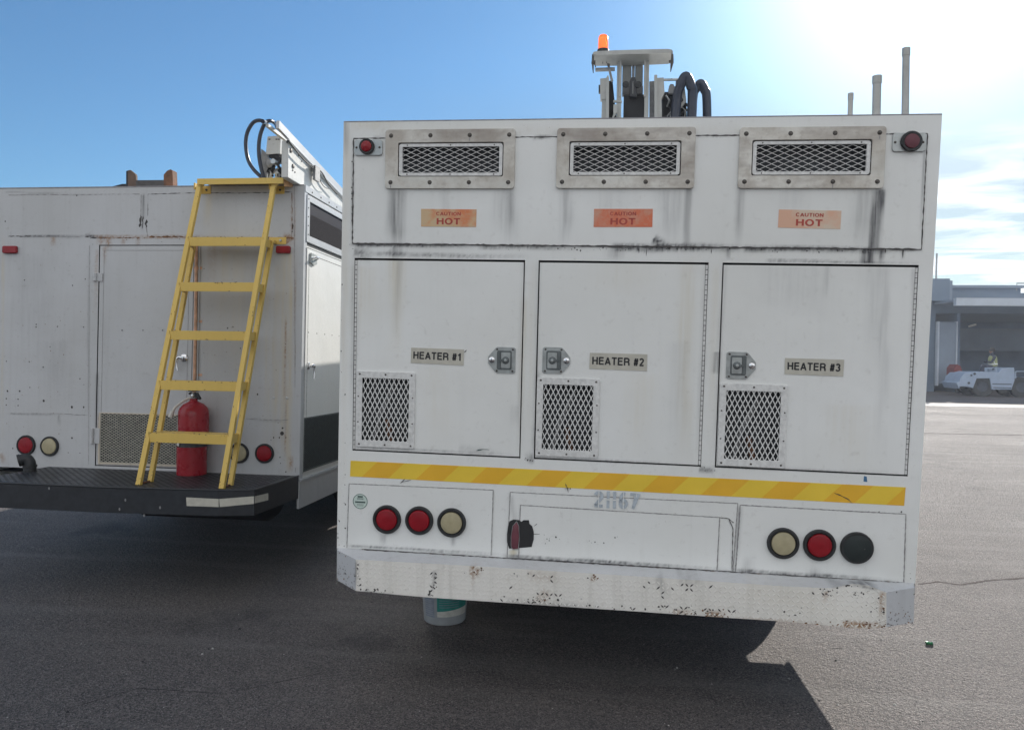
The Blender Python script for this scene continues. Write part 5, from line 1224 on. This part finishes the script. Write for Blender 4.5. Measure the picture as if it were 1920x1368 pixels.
for (pyl) in (453.5, 537.5, 627.5, 721.5, 820):
    # find z on the front-left rail that projects to this row
    best = min(np.linspace(0, 1.05, 500), key=lambda t: abs((lambda d: 684-F*d[1]/d[2])(RW.T @ (XB(lerp(F0, T0, t))-CAM))-pyl))
    z = lerp(F0, T0, best)[2]; a_, c_ = at_z(F0, T0, z), at_z(F1, T1, z); m_ = MB(XB)
    g0, g1 = at_z(G0, R0, z), at_z(G1, R1, z)
    fx = .020; hh = .029
    m_.box((a_[0]+.010, a_[1]-.010, z-hh), (c_[0]-.010, a_[1]-.004, z+hh), 'yellow_paint')
    m_.add([(a_[0]+.010, a_[1]-.004, z+hh), (c_[0]-.010, a_[1]-.004, z+hh), (c_[0]-.010, g1[1]+.01, z+hh), (a_[0]+.010, g0[1]+.01, z+hh), (a_[0]+.010, a_[1]-.004, z+hh-.006), (c_[0]-.010, a_[1]-.004, z+hh-.006), (c_[0]-.010, g1[1]+.01, z+hh-.006), (a_[0]+.010, g0[1]+.01, z+hh-.006)],
           [(0, 1, 2, 3), (4, 7, 6, 5), (2, 6, 7, 3), (0, 3, 7, 4), (1, 5, 6, 2)], 'yellow_paint')
    for p, g in ((a_, g0), (c_, g1)): m_.bar((p[0]+.004, p[1], z), (g[0], g[1], z), .05, .006, 'yellow_paint', (1, 0, 0))
    for k in range(14):
        xx = random.uniform(a_[0], c_[0]); yy = a_[1]-.0108; zz_ = z+random.choice([-1, 1, 1])*random.uniform(.022, .032); rr = random.uniform(.0015, .006); m_.poly([(xx+rr*cos(q), yy, zz_+rr*.5*sin(q)) for q in np.linspace(0, -2*pi, 7)[:-1]], random.choice(['chip_rust', 'chip_dark']))
    for k in range(26):
        xx = random.uniform(a_[0]+.02, c_[0]-.02); yy = random.uniform(a_[1], g0[1]); rr = random.uniform(.003, .012); m_.poly([(xx+rr*cos(q), yy+rr*.6*sin(q), z+hh+.0006) for q in np.linspace(0, 2*pi, 9)[:-1]], random.choice(['chip_rust', 'chip_dark', 'galvanised']))
    for p in (a_, c_): m_.tube([(p[0]+(.006 if p is a_ else -.006), a_[1]-.011, z-hh), (p[0]+(.006 if p is a_ else -.006), a_[1]-.011, z+hh)], .0035, 'yellow_paint', 6)
    m_.build('rung', ladder, bevel=.001)
# black tank hanging under B and its chassis, wheels
b = MB(XB); b.lathe((FB(230, 960)[0]-.08, .35, ZP-th-.02), (1, 0, 0), [(0, 0), (.17, .01), (.21, .06), (.21, .98), (.17, 1.03), (0, 1.04)], 'undercarriage', 28); b.build('tank', B)
bx = XB((-1.1, 2.4, 0)); 
for sd_ in (-1, 1): wheel(bx[0]+sd_*.93, bx[1], .42, .42, .22, True, 'wheel', B, sd_)
for sd_ in (-1, 1): wheel(bx[0]+sd_*.93, bx[1]+3.0, .42, .42, .24, False, 'wheel', B, sd_)
b = MB(XW)
for xx in (-.40, .40): b.box((bx[0]+xx-.04, OB[1]+.1, .48), (bx[0]+xx+.04, bx[1]+3.5, .64), 'undercarriage')
b.tube([(bx[0]-.9, bx[1], .42), (bx[0]+.9, bx[1], .42)], .06, 'undercarriage', 10); b.build('chassis', B)
b = MB(XW); y0 = bx[1]+1.95; x0, x1 = bx[0]-1.0, bx[0]+1.0
P = [(y0, .55), (y0+2.0, .58), (y0+2.05, 1.1), (y0+1.4, 1.25), (y0+1.0, 1.9), (y0+.1, 1.95), (y0, 1.85)]; n = len(P)
b.add([(x0, y, z) for y, z in P]+[(x1, y, z) for y, z in P], [tuple(range(n)), tuple(range(n, 2*n))[::-1]]+[(i, n+i, n+(i+1) % n, (i+1) % n) for i in range(n)], 'dull_white_paint')
for x in (x0-.004, x1+.004): b.poly([(x, y0+.25, 1.25), (x, y0+1.2, 1.25), (x, y0+.95, 1.78), (x, y0+.25, 1.80)], 'window_glass')
b.build('cab', B, bevel=.03)
# rusty lifting bracket on the roof
b = MB(XB); yl = .25
mp = lambda pts, m, d=.05: b.prism([FB(200+u/13.71, 300+v/13.71, -yl) for u, v in pts], (0, d, 0), m)
mp([(500, 900), (500, 290), (545, 270), (545, 900)], 'undercarriage', .10); mp([(545, 900), (545, 270), (605, 255), (735, 360), (750, 400), (755, 560), (755, 900)], 'rust_wood', .02)
mp([(755, 520), (1465, 515), (1470, 900), (755, 900)], 'seam_dark', .04); mp([(1465, 900), (1465, 380), (1550, 280), (1640, 240), (1690, 270), (1715, 900)], 'rusty_iron', .06)
mp([(0, 900), (0, 690), (150, 680), (400, 615), (505, 615), (505, 900)], 'undercarriage', .3); mp([(1715, 900), (1715, 670), (1800, 690), (1900, 700), (1900, 900)], 'undercarriage', .2)
b.build('roof_bracket', B)
# loader boom lying along the right roof edge
q2 = lambda u, v, x=-.03: SB(440+u/8.55, 210+v/8.55, x)
def ext(p, k): return p
b = MB(XB)
P = [q2(862, 470), q2(838, 700), q2(850, 1080), None, None]
t0, t1 = q2(862, 455), q2(1720, 1350)
dirt = (t1-t0); far = t0+dirt*1.6
lowy = far[1]
P = [q2(862, 455), q2(838, 700), q2(838, 1100)]; P[1][1] = P[0][1]; P[2][1] = P[0][1]; P[2][2] = ZT+.005
P = [P[0], P[2], arr(-.03, lowy, ZT+.005), far]
b.prism(P[::-1], (-.045, 0, 0), 'boom_paint')
arm = b.build('loader_arm', B, bevel=.004)
b = MB(XB)
for du, dv, x, r in ((-175, -270, -.05, .014), (0, 0, -.02, .010)):
    a_ = q2(862+du, 455+dv, x); f_ = a_+dirt*1.75; b.tube([a_, f_], r, 'silver_trim', 10)
b.bar(q2(690, 200, -.045), q2(690, 200, -.045)+dirt*1.7, .05, .02, 'silver_trim', (1, 0, 0)); b.bar(q2(520, 215, -.16), q2(850, 470, -.16), .02, .02, 'boom_paint', (1, 0, 0))
b.tube(smooth([q2(870, 460, .0), q2(940, 560, 0.), q2(1050, 700, 0), q2(1180, 830, 0), q2(1380, 950, 0), q2(1500, 1150, 0), q2(1640, 1320, 0)]), .005, 'rubber', 6)
b.tube(smooth([q2(1150, 820, .0), q2(1250, 900, 0.), q2(1330, 980, 0), q2(1380, 1120, 0), q2(1450, 1210, 0), q2(1520, 1230, 0)]), .003, 'rubber', 6)
for u, v in ((900, 620), (935, 870)): b.lathe(q2(u, v, -.03), (1, 0, 0), [(.016, 0), (.014, .006), (0, .008)], 'bolt_dark', 10)
for u, v in ((930, 935), (965, 965), (1020, 700), (1075, 790)): b.lathe(q2(u, v, -.03), (1, 0, 0), [(.006, 0), (.005, .004), (0, .005)], 'bolt_dark', 8)
b.box(q2(1290, 1000, .0)+arr(-.01, -.02, -.04), q2(1330, 960, 0)+arr(.01, .02, .03), 'hub_grey'); b.build('arm_rail', arm)
yb2 = .28
f2 = lambda u, v, y=yb2: FB(440+u/8.55, 210+v/8.55, -y)
b = MB(XB); P = [f2(525, 395), f2(742, 375), f2(722, 668), f2(498, 680)]; D = f2(842, 455, .62)-P[1]
b.prism(P[::-1], (0.02, .22, -.01), 'boom_paint')
for u in (560, 672, 710): b.box(f2(u-16, 448)+arr(0, -.003, 0), f2(u+16, 430), 'seam_dark')
b.build('control_box', arm, bevel=.003)
b = MB(XB)
b.prism([f2(535, 690), f2(690, 680), f2(755, 740), f2(700, 770), f2(560, 740)], (0, .15, 0), 'undercarriage')
b.prism([f2(425, 590), f2(490, 640), f2(560, 760), f2(520, 1200), f2(450, 1200), f2(420, 800)], (0, .02, 0), 'hub_grey'); b.prism([f2(640, 1000), f2(700, 880), f2(790, 900), f2(840, 1010), f2(840, 1230), f2(640, 1230)], (0, .15, 0), 'undercarriage')
b.prism([f2(780, 600, .3), f2(838, 560, .3), f2(838, 1100, .3), f2(800, 980, .3)], (0, .02, 0), 'boom_paint')
for k in range(16):
    u, v = random.uniform(540, 720), random.uniform(760, 980); b.tube([f2(u, v), f2(u+random.uniform(-60, 60), v+70, yb2-.04), f2(u+random.uniform(-60, 60), v+150)], random.uniform(.004, .010), random.choice(['hub_grey', 'steel', 'rubber', 'boom_paint', 'undercarriage']), 6)
b.lathe(f2(600, 850), (0, -1, 0), [(.03, 0), (.03, .05), (.02, .055), (0, .055)], 'hub_grey', 16); b.lathe(f2(680, 830), (0, -1, 0), [(.018, 0), (.018, .07), (0, .07)], 'steel', 14)
b.prism([f2(545, 1300), f2(548, 1060), f2(600, 970), f2(610, 985), f2(580, 1060), f2(575, 1300)], (0, .02, 0), 'stack_metal')
b.tube([q2(850, 470, -.02), f2(790, 620, .2), f2(740, 760, .2), f2(690, 880, .2)], .008, 'rubber', 8)
b.build('arm_joint', arm)
b = MB(XB); r = .0135
b.tube(smooth([q2(560, 230, -.16)+arr(0, -.1, 0), f2(490, 165), f2(400, 137), f2(300, 170), f2(215, 300), f2(180, 450), f2(185, 620), f2(225, 790), f2(310, 930), f2(440, 1060), f2(520, 1160)]), r, 'hose_rubber', 12); b.build('hydraulic_hose', arm); b = MB(XB)
b.tube(smooth([q2(740, 290, -.08)+arr(0, -.05, 0), f2(650, 185, .3), f2(570, 145, .25), f2(490, 180, .22), f2(425, 320, .22), f2(392, 480, .22), f2(388, 650, .22), f2(408, 820, .22), f2(445, 980, .22), f2(500, 1140, .22)]), r, 'hose_rubber', 12)
b.build('hydraulic_hose', arm)

# ================================================================== loose things
p = XB(PB(375, 886, ZP)); zpl = p[2]
EX = thing('fire_extinguisher', 'large red fire extinguisher standing on the black rear platform behind the yellow ladder', 'extinguisher', p)
Re = .5*54/1450*float(RW[:, 2] @ (p-CAM)); sc_ = Re/27.0
H = lambda py: (890-py)*sc_*1.01
o = XB((FB(375, 880)[0], -(Re+.008), ZP)); b = MB(XW); o = arr(o[0], o[1], zpl)
b.lathe(o, (0, 0, 1), [(0, .0), (Re*.92, .0), (Re*.97, .004), (Re*.97, H(838))], 'extinguisher_red', 40)
b.lathe(o+arr(.006, 0, 0), (0, 0, 1), [(Re*.95, H(838)), (Re*.95, H(829))], 'extinguisher_band', 40)
b.lathe(o+arr(.010, 0, 0), (0, 0, 1), [(Re*.95, H(829)), (Re, H(828)), (Re, H(780)), (Re*.98, H(773)), (Re*.88, H(767)), (Re*.66, H(761)), (Re*.36, H(757)), (Re*.26, H(755)), (Re*.26, H(751)), (0, H(751))], 'extinguisher_red', 40)
b.build('tank', EX)
b = MB(XW); t = o+arr(.010, 0, H(752))
b.lathe(t, (0, 0, 1), [(Re*.24, 0), (Re*.24, .012), (Re*.16, .015), (Re*.16, .045), (0, .045)], 'hub_grey', 16)
b.prism([t+arr(-.03, -.012, .030), t+arr(.01, -.012, .028), t+arr(.040, -.012, -.004), t+arr(.052, -.012, .002), t+arr(.028, -.012, .042), t+arr(-.03, -.012, .045)], (0, .022, 0), 'black_plastic')
b.prism([t+arr(-.035, -.01, .050), t+arr(.02, -.01, .052), t+arr(.062, -.01, .060), t+arr(.062, -.01, .066), t+arr(.0, -.01, .064), t+arr(-.035, -.01, .058)], (0, .02, 0), 'black_plastic')
b.tube([t+arr(-.026+.018*cos(a), -.016, .062+.018*sin(a)) for a in np.linspace(0, 2*pi, 17)], .0022, 'steel', 6); b.tube([t+arr(-.005, -.01, .05), t+arr(0, -.01, .085)], .004, 'rusty_iron', 6)
b.lathe(t+arr(.0, -.014, .022), (0, -1, 0), [(.011, 0), (.011, .006), (0, .007)], 'chrome', 14); b.build('valve', EX, bevel=.001)
b = MB(XW); hx = -Re*1.02
b.tube(smooth([t+arr(-.012, -.01, .008), t+arr(-.035, -.02, .0), t+arr(-.062, -.045, -.022), t+arr(hx+.008, -.07, -.055), t+arr(hx-.004, -.075, -.085)]), .0085, 'tag_white', 10)
b.tube([t+arr(hx-.004, -.075, -.075), t+arr(hx-.018, -.078, -.115)], [.012, .016], 'tag_white', 10); b.build('discharge_hose', EX)
b = MB(XW)
b.add([o+arr(.010+Re*1.02*sin(a), -Re*1.02*cos(a), H(zz_)) for a in (rad(-72), rad(-60), rad(-46)) for zz_ in (826, 786)], [(0, 2, 3, 1), (2, 4, 5, 3)], 'tag_white')
b.add([o+arr(.006+Re*1.01*sin(a), -Re*1.01*cos(a), H(zz_)) for a in (rad(-66), rad(-52), rad(-28)) for zz_ in (836, 829.5)], [(0, 2, 3, 1), (2, 4, 5, 3)], 'tag_white'); b.build('label', EX)

# bucket under A's bumper
p = GR(834, 1160); p[2] = 0
dist = float(RW[:, 2] @ (p-CAM)); rb_ = .5*77/1450*dist; rt_ = .5*93/1450*dist; hb = .30
BU = thing('bucket', 'grey plastic bucket with a teal label standing under the white diamond plate bumper', 'bucket', p)
b = MB(XW); rr_ = lambda z: rb_+(rt_-rb_)*z/hb
b.lathe(p, (0, 0, 1), [(0, .004), (rb_*.95, .0), (rb_, .006), (rr_(.22), .22), (rr_(.222)+.006, .222), (rr_(.235)+.006, .235), (rr_(.24), .24), (rr_(.285), .285), (rr_(.285)+.006, .286), (rr_(.3)+.006, .30), (rr_(.3)-.002, .30), (rr_(.012)-.003, .012), (0, .012)], 'bucket_plastic', 48); b.build('pail', BU)
b = MB(XW)
def patch(a0, a1, z0f, z1f, m, n=12, eps=.0008):
    vs = []
    for k in range(n+1):
        t_ = k/n; a = rad(a0+(a1-a0)*t_)
        for zz_ in (z0f(t_), z1f(t_)): r_ = rr_(zz_)+eps; vs.append(p+arr(r_*sin(a), -r_*cos(a), zz_))
    b.add(vs, [(2*i, 2*i+2, 2*i+3, 2*i+1) for i in range(n)], m)
patch(-8, 78, lambda t: .080+.018*t, lambda t: .19, 'bucket_teal'); patch(-8, 80, lambda t: .050+.004*t, lambda t: .080+.018*t, 'bucket_paper'); patch(-48, -16, lambda t: .045, lambda t: .15, 'bucket_blue'); patch(-50, -14, lambda t: .155, lambda t: .19, 'bucket_paper')
for k in range(6): patch(-2, 50, lambda t, k=k: .104+.013*k, lambda t, k=k: .107+.013*k, 'bucket_blue', eps=.0014)
for k in range(8): patch(-48, -20, lambda t, k=k: .055+.012*k, lambda t, k=k: .058+.012*k, 'bucket_plastic', eps=.0014)
b.build('label', BU)

# crushed green can and bits of gravel
p = GR(1742, 1209); b = MB(XW)
b.tube([p+arr(-.014, .0, .010), p+arr(-.005, .002, .011), p+arr(.006, .0, .009), p+arr(.016, -.002, .011)], [.010, .0095, .008, .010], 'can_green', 12); b.lathe(p+arr(.016, -.002, .011), (1, -.1, 0), [(.010, 0), (.0104, .002), (0, .002)], 'steel', 12)
tag(b.build('bottle_cap', loc=p), 'tiny green crushed bottle cap on sunlit asphalt right of the truck', 'litter')
b = MB(XW)
for k in range(420):
    px, py = (random.uniform(1450, 1920), random.uniform(900, 1368)) if random.random() < .5 else (random.uniform(0, 1500), random.uniform(1120, 1368))
    p = GR(px, py); r = random.uniform(.0015, .0045) if random.random() < .93 else random.uniform(.005, .009)
    m_ = random.choice(['pebble', 'pebble', 'undercarriage', 'concrete']); a0 = random.uniform(0, 6)
    ringp = [p+arr(r*random.uniform(.7, 1.1)*cos(a0+q*1.05), r*random.uniform(.7, 1.1)*sin(a0+q*1.05), 0) for q in range(6)]; tp = p+arr(0, 0, r*random.uniform(.5, .9)); tp2 = [c_*.5+tp*.5+arr(0, 0, r*.15) for c_ in ringp]
    b.add(ringp+tp2+[tp], [(q, (q+1) % 6, 6+(q+1) % 6, 6+q) for q in range(6)]+[(6+q, 6+(q+1) % 6, 12) for q in range(6)], m_)
gv = b.build('gravel', loc=(0, 0, 0)); gv['kind'] = 'stuff'; gv['label'] = 'loose gravel scattered on the tarmac'

# ================================================================== hangar, tow tractor, driver
YH = 39.0
hw = lambda px, py, Y=YH: WY(px, py, Y)
base = arr(hw(1800, 640)[0], YH, 0)
HG = thing('hangar', 'grey airport hangar with a pale canopy edge and dark open bay', 'building', base)
b = MB(XW); xL, xR = -14, 42; zp = hw(1840, 538)[2]; zc1, zc0 = hw(1830, 566)[2], hw(1830, 579.5)[2]
zd = hw(1840, 600)[2]
b.box((xL, YH, zc0-.2), (hw(1914, 540)[0], YH+16, zp), 'hangar_wall'); b.box((hw(1914, 540)[0], YH, zc0-.2), (xR, YH+16, hw(1914, 549)[2]), 'hangar_wall')
b.box((xL, YH, 0), (hw(1754, 600)[0], YH+16, zc0-.2), 'hangar_wall'); b.box((xL, YH+9, 0), (xR, YH+9.2, zc0-.2), 'hangar_inside'); b.box((hw(1793, 600)[0], YH-.1, 0), (hw(1799, 600)[0], YH+9, zc0-.2), 'hangar_inside')
b.box((xR-1, YH, 0), (xR, YH+16, zc0-.2), 'hangar_wall')
b.box((xL, YH-.12, hw(1840, 540)[2]-.0), (hw(1914, 540)[0]+.1, YH+.1, zp+.08), 'hangar_panel')
b.box((hw(1800, 606)[0], YH+6, hw(1800, 622)[2]-.8), (xR-1, YH+6.3, hw(1800, 606)[2]), 'hangar_panel')
b.build('wall', HG)
b = MB(XW); x = hw(1748, 524)[0]-3; b.box((x, YH-.6, zc1), (hw(1771, 524)[0], YH+3, hw(1760, 524.5)[2]), 'hangar_wall'); b.box((hw(1771, 524)[0], YH-.3, zc1), (hw(1781, 527)[0], YH+3, hw(1775, 527)[2]), 'hangar_panel'); b.build('stair_block', HG)
b = MB(XW); b.box((hw(1750, 570)[0]-.0, YH-2.5, zc0+.0), (xR, YH-2.2, zc1-.0), 'hangar_fascia'); b.box((hw(1750, 570)[0], YH-2.2, zc1-.15), (xR, YH-.12, zc1-.05), 'hangar_panel')
b.build('canopy', HG)
b = MB(XW); b.box((hw(1756, 606)[0], YH-.3, .4), (hw(1790, 606)[0], YH-.1, hw(1770, 604)[2]), 'hangar_panel'); b.box((hw(1753, 606)[0], YH-.36, .3), (hw(1756, 606)[0], YH-.1, hw(1770, 603)[2]), 'hangar_fascia'); b.box((hw(1788, 606)[0], YH-.36, .3), (hw(1790, 606)[0], YH-.1, hw(1770, 603)[2]), 'hangar_fascia'); b.build('sliding_door', HG)
b = MB(XW); b.tube([hw(1755, 530), hw(1756.5, 475)], .045, 'galvanised', 8); b.build('antenna', HG)
b = MB(XW); p0, p1 = hw(1906, 545), hw(1906.5, 531); b.tube([p0, p1, p1+arr(3, 0, 0)], .03, 'galvanised', 6); b.build('railing', HG); b = MB(XW)
b.tube([hw(1781, 540), hw(1782, 531), hw(1785, 532), hw(1787, 540)], .025, 'galvanised', 6); b.build('railing', HG)
b = MB(XW); a_, c_ = hw(1816, 612, YH+5), hw(1830, 608, YH+5); b.bar(a_, c_, .10, .06, 'vest_band', (0, -1, 0)); b.build('light_fixture', HG)
b = MB(XW); x0 = hw(1790, 600, 38)[0]; P = [(1788, 727), (1789, 690), (1795, 683), (1801, 686), (1806, 700), (1808, 727)]; Q = [WY(*p, 37.5) for p in P]; 
for q in Q: q[2] = max(q[2], 0)
b.prism(Q, (0, .8, 0), 'cart_red'); b.lathe((Q[0][0]+.25, 37.6, .12), (0, 1, 0), [(0, 0), (.12, 0), (.12, .1), (0, .1)], 'rubber', 14)
tag(b.build('cart', loc=(Q[0][0], 37.5, 0)), 'dark red equipment cart beside the hangar door, behind the tractor nose', 'cart')

YT = 34.5
tw = lambda u, v, Y=YT: WY(1780+u/11.4, 640+v/11.4, Y)
gz_ = lambda: 0
T_ = thing('tow_tractor', 'low white airport tow tractor parked in the hangar shade', 'tractor', (tw(800, 1000)[0], YT, 0))
prof = [(150, 880), (205, 1015), (240, 960), (360, 965), (510, 1000), (588, 790), (868, 790), (908, 1030), (1330, 1030), (1400, 830), (1390, 560), (1335, 560), (1130, 575), (1060, 650), (600, 650), (540, 645), (430, 670), (340, 672), (240, 760), (215, 860)]
b = MB(XW); b.prism([tw(*p) for p in prof], (0, 1.5, 0), 'tug_paint'); b.build('body', T_, bevel=.02)
b = MB(XW)
for (u0, v0, u1, v1) in ((920, 905, 1330, 915), (940, 985, 1325, 995)): a_, c_ = tw(u0, v1), tw(u1, v0); b.box((a_[0], YT-.01, a_[2]), (c_[0], YT, c_[2]), 'tug_dark')
for (u, v, r) in ((415, 885, .05), (540, 690, .05), (470, 722, .04)): b.build('vent_slot', T_); b = MB(XW); b.lathe(tw(u, v), (0, -1, 0), [(r, 0), (r, .02), (0, .02)], 'tug_dark', 10)
b.build('vent_panel', T_)
for u in (725, 1560):
    c_ = tw(u, 960); R_ = max(.3, c_[2]); R_ = min(.42, R_+.05); b = MB(XW); b.lathe((c_[0], YT+.05, R_), (0, 1, 0), [(R_*.5, .02), (R_, 0), (R_, .25), (R_*.5, .24)], 'rubber', 24); w = b.build('wheel', T_); b = MB(XW); b.lathe((c_[0], YT+1.2, R_), (0, 1, 0), [(R_*.5, .02), (R_, 0), (R_, .25), (R_*.5, .24)], 'rubber', 24); b.build('wheel', T_)
    b = MB(XW); b.lathe((c_[0], YT+.07, R_), (0, 1, 0), [(0, .02), (R_*.3, .02), (R_*.5, 0), (R_*.5, .1)], 'tug_dark', 16); b.build('rim', w)
b = MB(XW)
for u in (765, 800, 870, 905, 990, 1010): a_ = tw(u, 650); c_ = tw(u-4, 570); b.tube([a_, c_], .02, 'tug_paint', 6)
b.tube([tw(760, 568), tw(1010, 562)], .02, 'tug_paint', 6); b.build('seat_rail', T_)
b = MB(XW); a_, c_ = tw(1400, 820), tw(1900, 640); b.box((a_[0], YT+.2, a_[2]-.02), (c_[0], YT+1.3, a_[2]+.10), 'tug_paint'); b.tube([tw(1415, 790), tw(1415, 660), tw(1435, 640), tw(1900, 640)], .02, 'tug_paint', 6); b.build('rear_deck', T_)
# driver: one skinned body
def person(loc, joints, edges, radii, mats):
    me = bpy.data.meshes.new('person'); me.from_pydata([tuple(j) for j in joints], edges, [])
    o = bpy.data.objects.new('person', me); COL.objects.link(o); o.location = loc
    sk = o.modifiers.new('skin', 'SKIN'); 
    for i, r in enumerate(radii): me.skin_vertices[0].data[i].radius = (r[0], r[1]) 
    me.skin_vertices[0].data[0].use_root = True
    ss = o.modifiers.new('sub', 'SUBSURF'); ss.levels = 1; ss.render_levels = 2
    me.materials.append(MATS[mats]); return o
hp = tw(1110, 560)            # hip on the seat
sx = .026                     # metres per enlarged pixel is about 1/11.4*36/1450
J = [(0, 0, 0), (-.01, 0, .22), (-.03, 0, .42), (-.05, 0, .52), (-.06, -.01, .64), (-.06, 0, .76),
     (-.03, -.19, .42), (-.16, -.22, .20), (-.32, -.12, .22), (-.03, .19, .42), (-.16, .22, .20), (-.32, .12, .22),
     (-.02, -.10, -.02), (-.40, -.12, .06), (-.46, -.12, -.32), (-.02, .10, -.02), (-.40, .12, .06), (-.46, .12, -.32)]
Eg = [(0, 1), (1, 2), (2, 3), (3, 4), (4, 5), (2, 6), (6, 7), (7, 8), (2, 9), (9, 10), (10, 11), (0, 12), (12, 13), (13, 14), (0, 15), (15, 16), (16, 17)]
Rr = [(.15, .12), (.15, .12), (.14, .11), (.06, .06), (.095, .085), (.075, .07)]+[(.06, .06), (.05, .05), (.035, .035)]*2+[(.09, .09), (.07, .07), (.045, .045)]*2
hp = hp+arr(0, .7, .02)
pr = bpy.data.meshes
po = None
try:
    me = bpy.data.meshes.new('person'); me.from_pydata(J, Eg, []); po = bpy.data.objects.new('person', me); COL.objects.link(po); po.location = hp.tolist()
    md = po.modifiers.new('skin', 'SKIN')
    if not me.skin_vertices: bpy.context.view_layer.objects.active = po; bpy.ops.mesh.customdata_skin_add()
    for i, r in enumerate(Rr): me.skin_vertices[0].data[i].radius = r
    me.skin_vertices[0].data[0].use_root = True
    md = po.modifiers.new('sub', 'SUBSURF'); md.levels = 2; md.render_levels = 2
    me.materials.append(MATS['trousers'])
except Exception as ex: print('person', ex)
po['_o'] = hp.tolist(); tag(po, 'driver in a yellow reflective vest sitting on the white tow tractor', 'person')
b = MB(XW); b.lathe(hp+arr(-.01, 0, .02), (-.05, 0, 1), [(.165, 0), (.172, .12), (.175, .30), (.15, .42), (.08, .47)], 'vest', 20)
b.lathe(hp+arr(-.01, 0, .10), (-.05, 0, 1), [(.178, 0), (.178, .05)], 'vest_band', 20); b.tube([hp+arr(-.02, -.18, .15), hp+arr(-.08, -.17, .30), hp+arr(-.04, -.13, .46)], .02, 'vest_band', 6); b.build('vest', po)
b = MB(XW); b.lathe(hp+arr(-.055, 0, .66), (0, 0, 1), [(.105, 0), (.105, .06), (.085, .13), (.04, .17), (0, .175)], 'hair', 16); b.build('hair', po)
b = MB(XW); b.lathe(hp+arr(-.075, 0, .57), (0, 0, 1), [(0, 0), (.06, .01), (.085, .06), (.088, .12), (0, .13)], 'skin', 16); b.build('face', po)

# ------------------------------------------------------------------ thin air volume added to veil the far hangar in pale blue
hz = bpy.data.materials.new('added_haze'); hz.use_nodes = True; hz.node_tree.nodes.clear()
ho = hz.node_tree.nodes.new('ShaderNodeOutputMaterial'); hv = hz.node_tree.nodes.new('ShaderNodeVolumePrincipled')
hv.inputs['Color'].default_value = (.80, .88, 1.0, 1); hv.inputs['Density'].default_value = .0017; hv.inputs['Anisotropy'].default_value = .35
hz.node_tree.links.new(hv.outputs[0], ho.inputs['Volume']); MATS['added_haze'] = hz
b = MB(XW); b.box((-950, -950, -1.0), (950, 950, 16.0), 'added_haze'); o = b.build('added_haze', smooth=0); o['kind'] = 'stuff'

for o in bpy.data.objects:
    if '_o' in o: del o['_o']
